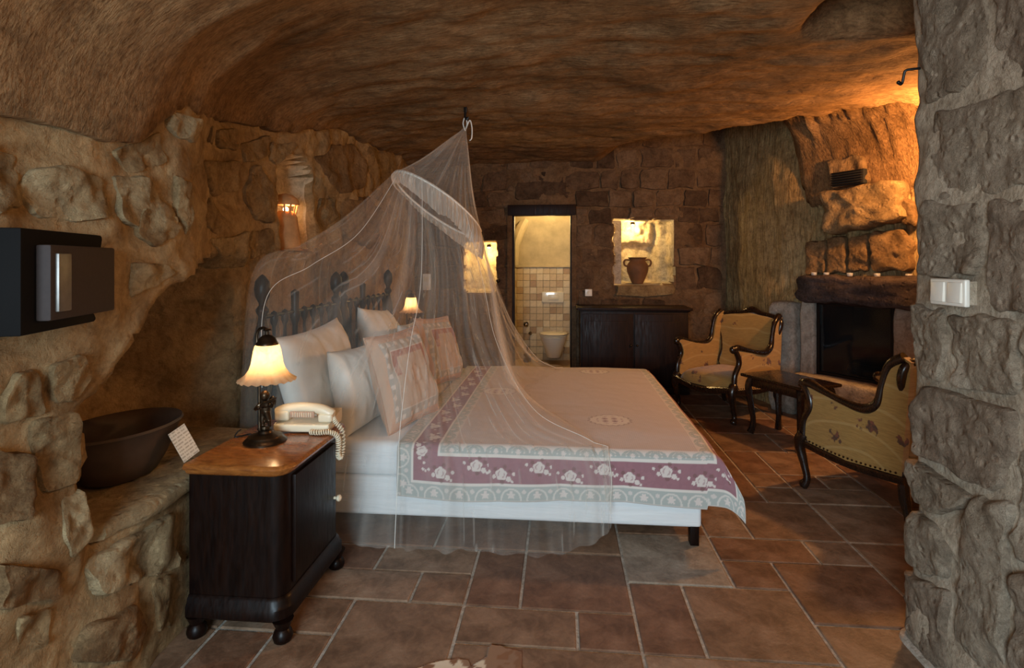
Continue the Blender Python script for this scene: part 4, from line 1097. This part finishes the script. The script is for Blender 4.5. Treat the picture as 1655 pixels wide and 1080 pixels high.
# hems along the openings
for a, i0, i1 in ((100, 0, 64), (138, 2, 50), (44, 0, 64), (317, 0, 60)):
    k = int(a / 360 * NA); MB().tube([tuple(p - AP) for p in G[i0:i1 + 1, k]], .0014, 5).build('hem', M['cord'], net)
MB().tube(smooth_pts([(0, 0, -.02), (-.015, .0, .03), (0, 0, .075), (.012, 0, .03), (.002, 0, -.01), (.03, 0, .05), (.045, 0, .0), (.045, -.01, -.07), (.03, 0, -.085)], 6), .004, 6).build('hanging_cord', M['cord'], net)
tq = MB().tube([tuple(p) for p in [(.118, -.05, -.70), (.118, -.05, -.84)]], .009, 8).build('toggle', M['iron'], net)
hk = MB().tube(smooth_pts([(-.634, 3.65, 2.40), (-.634, 3.65, 2.30), (-.634, 3.65, 2.275), (-.622, 3.65, 2.262), (-.612, 3.65, 2.275)], 6), .009, 8).box((-.634, 3.65, 2.35), (.022, .012, .08), .003).build('ceiling_hook', M['iron'])
tag(hk, 'black iron hook in the rock ceiling holding the net', 'hook')

# ------------------------------------------------------------------ armchairs (local: front is -Y)
def fill_strip(mb, A, B, nrm_shift):
    """closed pad between two matching 3D polylines A (inner) and B (outer) given as outline: lofted"""
    n = len(A); v = list(A) + list(B); f = [(i, i + 1, n + i + 1, n + i) for i in range(n - 1)]
    return mb.add(v, f)
def panel(mb, outline, axis, t0, t1, puff=.012):
    """outline: list of (a, z); thick upholstered panel, slightly domed on both sides. axis maps (a, z, t) -> xyz"""
    n = len(outline); c = (sum(p[0] for p in outline) / n, sum(p[1] for p in outline) / n)
    v = []
    for (s_, t) in ((0, t0 - puff), (.5, t0 - puff * .8), (.85, t0 - puff * .4), (1, t0), (1, t1), (.85, t1 + puff * .4), (.5, t1 + puff * .8), (0, t1 + puff)):
        if s_ == 0: v.append(axis(c[0], c[1], t))
        else: v += [axis(c[0] + (a - c[0]) * s_, c[1] + (z - c[1]) * s_, t) for a, z in outline]
    f = []
    for k in range(n): f.append((0, 1 + (k + 1) % n, 1 + k))
    for l in range(5):
        for k in range(n):
            a, b = 1 + l * n + k, 1 + l * n + (k + 1) % n; f.append((a, b, b + n, a + n))
    e = len(v) - 1
    for k in range(n): f.append((1 + 5 * n + k, 1 + 5 * n + (k + 1) % n, e))
    return mb.add(v, f)
def flat_panel(mb, outline, axis, t0, t1):
    n = len(outline); v = [axis(a, z, t0) for a, z in outline] + [axis(a, z, t1) for a, z in outline]
    from mathutils.geometry import tessellate_polygon
    tri = tessellate_polygon([[Vector((a, z, 0)) for a, z in outline]])
    f = [tuple(q) for q in tri] + [tuple(i + n for i in reversed(q)) for q in tri] + [(i, (i + 1) % n, n + (i + 1) % n, n + i) for i in range(n)]
    return mb.add(v, f)
def make_armchair(label, loc, rz):
    t = thing('armchair', label, 'armchair', loc, rz, 'carved wood armchairs')
    W, D = .64, .62; hw, hd = W / 2, D / 2
    # side outline in (y, z): front S-curve, arm rail, rise to the back
    arm = smooth_pts([(0, -hd + .02, .30), (0, -hd + .03, .40), (0, -hd + .075, .49), (0, -hd + .05, .570), (0, -hd + .01, .603)], 6)
    rail = smooth_pts([(0, -hd + .01, .608), (0, -hd + .06, .616), (0, -hd + .16, .592), (0, -hd + .28, .566), (0, hd - .22, .556), (0, hd - .15, .60), (0, hd - .125, .70), (0, hd - .09, .80), (0, hd - .02, .85)], 6)
    bowed = lambda y: .018 * math.cos(y / hd * 1.4)
    for s in (-1, 1):
        X = lambda y: s * (hw - .03 + bowed(y))
        ol = [(p[1], p[2]) for p in arm] + [(p[1], p[2]) for p in rail[1:]] + [(hd + .015, .83), (hd - .01, .52), (hd - .03, .28), (0, .262), (-hd + .03, .28)]
        flat_panel(MB(), ol, lambda a, z, q: (s * (hw - .03 + q) + s * bowed(a), a, z), -.026, .014).build('side_panel', M['gold'], t, angle=30)
        MB().tube([(X(p[1]) + s * .004, p[1], p[2]) for p in rail], [.022 + .004 * math.sin(i * .3) for i in range(len(rail))], 10).build('arm_rail', M['chairwood'], t)
        fr = [(X(p[1]) + s * .004, p[1] - .004, p[2]) for p in arm]
        MB().tube(fr, [.022] * (len(fr) - 6) + [.022, .021, .022, .024, .026, .028], 10).ball((X(-hd), -hd + .012, .604), .032, 8, sc=(.8, 1, 1)).build('arm_post', M['chairwood'], t)
        lg = smooth_pts([(X(-hd), -hd + .02, .32), (X(-hd) + s * .006, -hd - .012, .25), (X(-hd), -hd + .01, .15), (X(-hd) - s * .002, -hd + .03, .06), (X(-hd) + s * .004, -hd + .005, .012)], 6)
        MB().tube(lg, [.034, .036, .037, .037, .036, .034, .032, .030, .028, .026, .025, .024, .022, .021, .020, .0195, .019, .019, .020, .021, .023, .026, .027, .026, .02][:len(lg)], 10).build('leg', M['chairwood'], t)
        rl = smooth_pts([(X(hd) * .96, hd - .04, .30), (X(hd) * .96, hd - .03, .16), (X(hd) * .97, hd + .015, .0)], 6)
        MB().tube(rl, [.026] * 7 + [.022, .021, .02, .02, .02, .02], 8).build('leg', M['chairwood'], t)
        sr = [(X(y), y, .262 - .018 * math.sin((y + hd) / D * PI)) for y in np.linspace(-hd, hd - .02, 12)]
        MB().tube(sr, .024, 8, flat=.8).build('seat_rail', M['chairwood'], t)
        nl = MB()
        for k in range(22):
            y = -hd + .05 + k * (D - .1) / 21; nl.ball((s * (hw - .015 + bowed(y)) + s * .006, y, .296 - .018 * math.sin((y + hd) / D * PI)), .0055, 4)
        nl.build('nail_heads', M['bronze'], t)
    fr = [(x, -hd - .015 - .025 * math.cos(x / hw * 1.5), .262 - .02 * math.cos(x / hw * 3)) for x in np.linspace(-hw + .02, hw - .02, 14)]
    MB().tube(fr, .026, 8, flat=.8).build('seat_rail', M['chairwood'], t)
    MB().tube([(-hw + .04, hd - .03, .27), (hw - .04, hd - .03, .27)], .022, 8).build('seat_rail', M['chairwood'], t)
    # seat
    a = np.linspace(-1, 1, 26); A, B = np.meshgrid(a, a, indexing='ij')
    h = (np.clip(1 - np.abs(A) ** 6, 0, 1) * np.clip(1 - np.abs(B) ** 6, 0, 1)) ** .35
    x = A * (hw - .055); y = B * (hd - .035) - .02 - .03 * (B < 0) * np.abs(B) * np.cos(A * 1.5)
    top = np.stack([x, y, .27 + .105 * h + .012 * (1 - A ** 2) * (1 - B ** 2)], -1)
    grid_obj('seat', top, M['gold'], t)
    # back: upholstered shield in a carved frame, leaning backwards
    ol = smooth_pts([(-.225, .36, 0), (-.225, .50, 0), (-.25, .62, 0), (-.295, .73, 0), (-.285, .80, 0), (-.20, .825, 0), (-.10, .835, 0), (0, .848, 0), (.10, .835, 0), (.20, .825, 0), (.285, .80, 0), (.295, .73, 0), (.25, .62, 0), (.225, .50, 0), (.225, .36, 0), (0, .34, 0)], 4, True)
    ol = [(p[0], p[1]) for p in ol]
    lean_ = lambda z: hd - .115 + (z - .36) * .22
    panel(MB(), ol, lambda a_, z, q: (a_, lean_(z) + q + .03 * (1 - (a_ / .3) ** 2), z), -.02, .03, .018).build('backrest', M['gold'], t)
    fr = [(p[0] * 1.05, lean_(p[1]) + .005 + .03 * (1 - min((p[0] / .3) ** 2, 1)), p[1] + .012 + .022 * math.exp(-(p[0] / .06) ** 2) * (p[1] > .8)) for p in ol]
    MB().tube(fr, [.021 + .007 * math.exp(-(p[0] / .07) ** 2) * (p[1] > .8) for p in ol], 10, closed=True).build('back_frame', M['chairwood'], t)
    return t
# facing (-.816,-.578): local -Y -> world
make_armchair('gold floral armchair between the dresser and the fireplace', (1.45, 4.95, 0), math.atan2(-.578, -.816) + PI / 2)
make_armchair('gold floral armchair with its back to the stone pier', (1.79, 3.16, 0), math.atan2(.915, -.403) + PI / 2)

# ------------------------------------------------------------------ side table between the armchairs
ta = thing('side_table', 'low dark wooden side table standing between the armchairs', 'table', (1.665, 4.19, 0), math.atan2(-.9, .44))
MB().box((0, 0, .445), (.56, .38, .022), .009, seg=3).build('table_top', M['chairwood'], ta)
MB().box((0, 0, .40), (.48, .30, .07), .006).build('apron', M['chairwood'], ta)
for sx in (-1, 1):
    for sy in (-1, 1):
        lg = smooth_pts([(sx * .215, sy * .13, .43), (sx * .235, sy * .15, .36), (sx * .222, sy * .138, .22), (sx * .210, sy * .126, .09), (sx * .225, sy * .14, .012)], 5)
        MB().tube(lg, [.028 - .0006 * i if i < 14 else .019 + .0012 * (i - 14) for i in range(len(lg))], 8).build('leg', M['chairwood'], ta)

# ------------------------------------------------------------------ dresser
ds = thing('dresser', 'dark wooden dresser standing under the lit vase niche', 'dresser', (.728, 5.735, 0))
MB().box((0, 0, .435), (1.06, .36, .79), .006).build('body', M['dress'], ds)
MB().box((0, -.01, .842), (1.13, .42, .026), .008, seg=3).build('top', M['dress'], ds)
MB().box((0, -.002, .825), (1.09, .385, .02), .006).build('cornice', M['dress'], ds)
MB().box((0, -.002, .035), (1.08, .38, .07), .006).build('plinth', M['dress'], ds)
for s in (-1, 1):
    d = MB().box((s * .258, -.186, .44), (.50, .016, .70), .004).build('door', M['dress'], ds)
    MB().box((s * .258, -.195, .44), (.38, .008, .56), .004).build('door_panel', M['dress'], d)
    MB().ball((s * .03, -.202, .48), .012, 6).build('knob', M['bronze'], d)

# ------------------------------------------------------------------ fireplace (local frame of the slanting wall: x along, -y into the room)
fa = math.atan2(FD[1], FD[0])
fp = thing('fireplace', 'stone fireplace with a heavy dark mantel beam and black firebox', 'fireplace', (FP[0], FP[1], 0), fa)
# local +x = FD ; local y = left of FD = (-FD.y, FD.x) = (.848,.53) = into the wall, so the room is at -y
def rough_block(c, d, seed, amp, nseg=(22, 8, 6), mat=None, name='block', bev=.03):
    bm = bmesh.new(); bmesh.ops.create_cube(bm, size=1)
    bmesh.ops.subdivide_edges(bm, edges=list(bm.edges), cuts=11, use_grid_fill=True)
    for q in bm.verts:
        p = np.array(q.co) * 2; r = np.abs(p)
        k = (r ** 8).sum() ** (1 / 8); p = p / max(k, 1)
        p = p * np.array(d) / 2 + np.array(c)
        nn = np.array([fbm(p[0], p[1], p[2], 9, 4, seed + s) for s in (0, 11, 22)], float)
        q.co = p + nn * amp
    mb = MB(); bm.verts.index_update(); mb.add([q.co.copy() for q in bm.verts], [[x.index for x in f.verts] for f in bm.faces]); bm.free()
    return mb.build(name, mat, fp, angle=60)
rough_block((.40, -.09, 1.088), (1.02, .32, .215), 3, .034, mat=M['mantel'], name='mantel_beam')
rough_block((-.065, -.045, .50), (.12, .16, 1.0), 5, .008, mat=M['hearth'], name='jamb')
rough_block((.68, -.045, .50), (.15, .16, 1.0), 6, .008, mat=M['hearth'], name='jamb')
rough_block((.30, -.10, .30), (.90, .30, .17), 8, .014, mat=M['hearth'], name='hearth_slab')
rough_block((.30, -.06, .11), (.86, .22, .26), 9, .012, mat=M['alcove'], name='hearth_base')
rough_block((-.30, -.02, .47), (.26, .24, .98), 12, .014, mat=M['hearth'], name='side_plinth')
fb = MB()
fb.box((.30, .45, .68), (.74, .02, .74)).box((-.03, .22, .68), (.02, .5, .74)).box((.63, .22, .68), (.02, .5, .74)).box((.30, .22, .36), (.74, .5, .02)).box((.30, .22, 1.0), (.74, .5, .02))
fb.build('firebox', M['soot'], fp, False)
fr = MB().box((.012, -.07, .68), (.025, .03, .60), .003).box((.588, -.07, .68), (.025, .03, .60), .003).box((.30, -.07, .395), (.60, .03, .025), .003).box((.30, -.07, .968), (.60, .03, .025), .003)
fr.build('insert_frame', M['iron'], fp)
gm, gt_, gb = nt('firebox_glass'); gb.inputs['Base Color'].default_value = (.01, .012, .014, 1); gb.inputs['Roughness'].default_value = .08; gb.inputs['Alpha'].default_value = .45
MB().box((.30, -.062, .68), (.56, .005, .56)).build('glass_door', gm, fp, False)
MB().tube([(.10, .2, .42), (.5, .24, .42)], .045, 10).build('log', M['clay_dark'], fp)
# tealights on the mantel
def f2w(x, y, z): return (FP[0] + FD[0] * x + FN[0] * -y, FP[1] + FD[1] * x + FN[1] * -y, z)
glm, t_, b_ = nt('clear_tealight_glass'); b_.inputs['Base Color'].default_value = (.95, .93, .9, 1); b_.inputs['Roughness'].default_value = .05; b_.inputs['Transmission Weight'].default_value = .6
WHITEWAX = plain('white_wax', (.85, .83, .78), .4)
names = ['by the chiselled corner end', 'second along from the chiselled corner', 'in the middle of the row', 'second along from the pier end', 'by the pier end']
for k, x in enumerate((1313, 1333, 1371, 1415, 1466)):
    a, _ = fire_ab(x, 444, .14)
    tl = thing('tealight', 'tiny glass tealight on the stone mantel, ' + names[k], 'candle', f2w(a, -.12, 1.196), group='tealights on the mantel')
    c = MB().lathe([(.016, 0), (.020, .004), (.022, .026), (.019, .026), (.017, .006), (1e-5, .005)], n=14).build('glass', glm, tl)
    MB().lathe([(.014, .006), (.014, .02), (1e-5, .021)], n=12).build('wax', WHITEWAX, tl)
# vent grille in the chimney breast
a0, z0 = fire_ab(1344, 302, .10); a1, z1 = fire_ab(1395, 272, .10)
vg = thing('vent_grille', 'black slatted vent grille set in the chimney rock', 'vent', f2w((a0 + a1) / 2, -.10, z0), fa)
vw, vh = a1 - a0, z1 - z0
MB().box((0, .03, vh / 2), (vw, .05, vh), .004).build('box', M['soot'], vg)
for k in range(6): MB().box((0, -.004, vh * (k + .5) / 6), (vw * .96, .03, .006), M=None).build('slat', M['iron'], vg, False)

# ------------------------------------------------------------------ vase in the niche and the niche lamps
va = thing('clay_amphora', 'brown two-handled clay amphora standing in the lit niche', 'vase', (.845, 6.15, 1.072))
MB().lathe([(.055, 0), (.062, .008), (.085, .06), (.112, .13), (.118, .175), (.108, .215), (.088, .24), (.082, .252), (.086, .27), (.100, .280), (.102, .288), (.09, .287), (.076, .26), (1e-5, .255)], n=32).build('body', M['clay'], va)
for s in (-1, 1):
    MB().tube(smooth_pts([(s * .105, 0, .19), (s * .135, 0, .20), (s * .146, 0, .235), (s * .128, 0, .262), (s * .085, 0, .258)], 5), .010, 8).build('handle', M['clay'], va)
def niche_lamp(label, loc, power, at):
    t = thing('niche_lamp', label, 'lamp', loc)
    MB().lathe([(.022, .02), (.026, .0), (.020, -.012)], n=14).build('socket', M['iron'], t)
    MB().ball((0, 0, -.014), .014, 6).build('bulb', M['bulb'], t)
    light('niche_light', 'POINT', at, power, YEL, .018, parent=t)
niche_lamp('small bright lamp at the top of the vase niche', (.80, 6.20, 1.735), 13, (0, -.03, -.07))
niche_lamp('bright lamp in the narrow niche beside the bathroom doorway', (-.80, 6.16, 1.49), 9, (0, -.02, -.09))

# ------------------------------------------------------------------ wall fittings
sw = thing('light_switch', 'ivory double light switch on the stone pier', 'switch', (PX - .036, 1.80, 1.17))
MB().box((0, 0, .04), (.016, .155, .082), .006, seg=3).build('frame', M['switch'], sw)
for s in (-1, 1):
    MB().box((-.010, s * .037, .04), (.012, .058, .062), .004, M=Matrix.Rotation(.05, 4, 'Y')).build('rocker', M['switch'], sw)
MB().box((.03, 0, .04), (.06, .13, .07)).build('mount_box', M['pier_mortar'], sw)
ih = MB().tube(smooth_pts([(1.27, 2.00, 1.968), (1.21, 2.01, 1.968), (1.192, 2.02, 1.966), (1.189, 2.025, 1.95), (1.187, 2.03, 1.928), (1.181, 2.03, 1.922), (1.175, 2.03, 1.928)], 5), .0045, 8).ball((1.175, 2.03, 1.929), .007, 6).build('iron_hook', M['iron'])
tag(ih, 'small black iron hook high on the stone pier', 'hook')
so = thing('wall_socket', 'pale wall socket above the dresser end near the doorway', 'socket', (.303, 5.975, .945))
MB().box((0, -.005, .035), (.075, .03, .075), .004).build('plate', M['switch'], so); MB().lathe([(.02, 0), (.02, .004), (1e-5, .003)], n=14, M=Matrix.Translation((0, -.021, .035)) @ Matrix.Rotation(PI / 2, 4, 'X')).build('outlet', M['cream'], so)
te = thing('wall_control_box', 'pale rectangular control box on the wall behind the net', 'control box', (-1.46, 5.955, 1.0))  # a thermostat-like control box, no telephone
MB().box((0, 0, .09), (.09, .05, .18), .008, seg=2).build('case', M['switch'], te); MB().box((.0, -.026, .12), (.06, .006, .05), .002).build('cover', M['cream'], te)
kn = MB().ball((-.675, 5.955, 1.105), .022, 8).tube([(-.675, 5.955, 1.105), (-.675, 6.03, 1.105)], .01, 8).build('wall_knob', M['bronze'])  # round knob fixed to the wall, its use unknown
tag(kn, 'small round metal knob on the wall next to the narrow niche', 'peg')

# ------------------------------------------------------------------ bathroom fittings
to = thing('toilet', 'white wall-hung toilet seen through the bathroom doorway', 'toilet', (-.085, 7.345, 0))
prof = [(.05, .085), (.085, .10), (.105, .16), (.13, .24), (.165, .32), (.172, .365), (.168, .372)]
MB().lathe(prof, (0, -.27, 0), 28, sy=1.35, mod=lambda i, a, r, z: (r * (1 + .12 * max(0, -math.sin(a)) * (i < 4)), z)).box((0, -.06, .25), (.26, .13, .22), .03, seg=3).build('bowl', M['ceramic'], to)
MB().lathe([(.178, .374), (.182, .380), (.178, .388), (1e-5, .390)], (0, -.26, 0), 28, sy=1.3).build('seat', M['ceramic'], to)
MB().lathe([(.176, .393), (.18, .400), (.165, .412), (1e-5, .416)], (0, -.26, 0), 28, sy=1.3).build('lid', M['ceramic'], to)
fpz = thing('flush_plate', 'white flush plate on the tiles above the toilet', 'flush plate', (-.10, 7.352, .77))
MB().box((0, 0, .072), (.29, .02, .145), .01, seg=3).build('plate', M['ceramic'], fpz); MB().box((.01, -.011, .072), (.14, .008, .07), .004).build('button', M['switch'], fpz)
for (x, z, r, lb) in ((-.455, .478, .036, 'larger chrome wall valve on the bathroom tiles beside the toilet'), (-.40, .358, .024, 'smaller chrome wall valve low on the bathroom tiles')):
    vl = MB().lathe([(r, 0), (r, .01), (r * .5, .016), (r * .45, .05), (r * .7, .055), (r * .7, .075), (1e-5, .08)], n=16, M=Matrix.Translation((x, 7.362, z)) @ Matrix.Rotation(PI / 2, 4, 'X')).build('wall_valve', plain('chrome', (.4, .36, .3), .15, 1))
    tag(vl, lb, 'valve')
tb_ = thing('toilet_brush', 'dark toilet brush holder on the bathroom floor', 'brush', (-.43, 7.2, .005))
MB().lathe([(.045, 0), (.05, .005), (.05, .10), (.044, .105)], n=16).build('holder', M['iron'], tb_); MB().tube([(0, 0, .10), (0, 0, .2)], .008, 8).build('brush_handle', M['iron'], tb_)

# ------------------------------------------------------------------ hide rug poking in from the near edge
n = 150; rx = np.linspace(-.62, .32, n); ry = np.linspace(.95, 1.92, n)
RX, RY = np.meshgrid(rx, ry, indexing='ij')
edge = np.interp(rx, [-.62, -.50, -.42, -.34, -.30, -.285, -.27, -.25, -.245, -.24, -.125, -.12, -.05, .05, .32], [1.55, 1.70, 1.755, 1.785, 1.775, 1.745, 1.775, 1.785, 1.80, 1.855, 1.835, 1.72, 1.70, 1.66, 1.4]) + .004 * vnoise(rx * 60, 0, 0, 3)
keepr = (RY[:-1, :-1] < edge[:-1, None])
RYc = np.minimum(RY, edge[:, None])
RZ = .006 + .003 * fbm(RX, RY, 0, 8, 2, 3)
rug = grid_obj('hide_rug', np.stack([RX, RYc, RZ], -1), M['hide'], keep=keepr)
sp1 = sm(.05, .12, fbm(RX, RY, 0, 7, 4, 91) + .9 * sm(-.25, -.235, RX) * sm(-.10, -.14, RX) * .35)
sp2 = sm(.22, .26, fbm(RX, RY, 3, 26, 3, 92))
Cr = np.tile(np.array([.62, .52, .38]), (n, n, 1)); br = np.array([.20, .085, .03]); m_ = np.clip(sp1 * .9 + sp2, 0, 1)[..., None]
Cr = Cr * (1 - m_) + br * m_
colour_mesh(rug, Cr); q = rug.modifiers.new('thickness', 'SOLIDIFY'); q.thickness = .006
tag(rug, 'white and brown hide rug lying on the tiles', 'rug')

# cells kept by the masks above leave loose corners: drop them
for o in (rug, wb, wr):
    bm = bmesh.new(); bm.from_mesh(o.data); bmesh.ops.delete(bm, geom=[q for q in bm.verts if not q.link_faces], context='VERTS'); bm.to_mesh(o.data); bm.free()
bpy.context.view_layer.update()
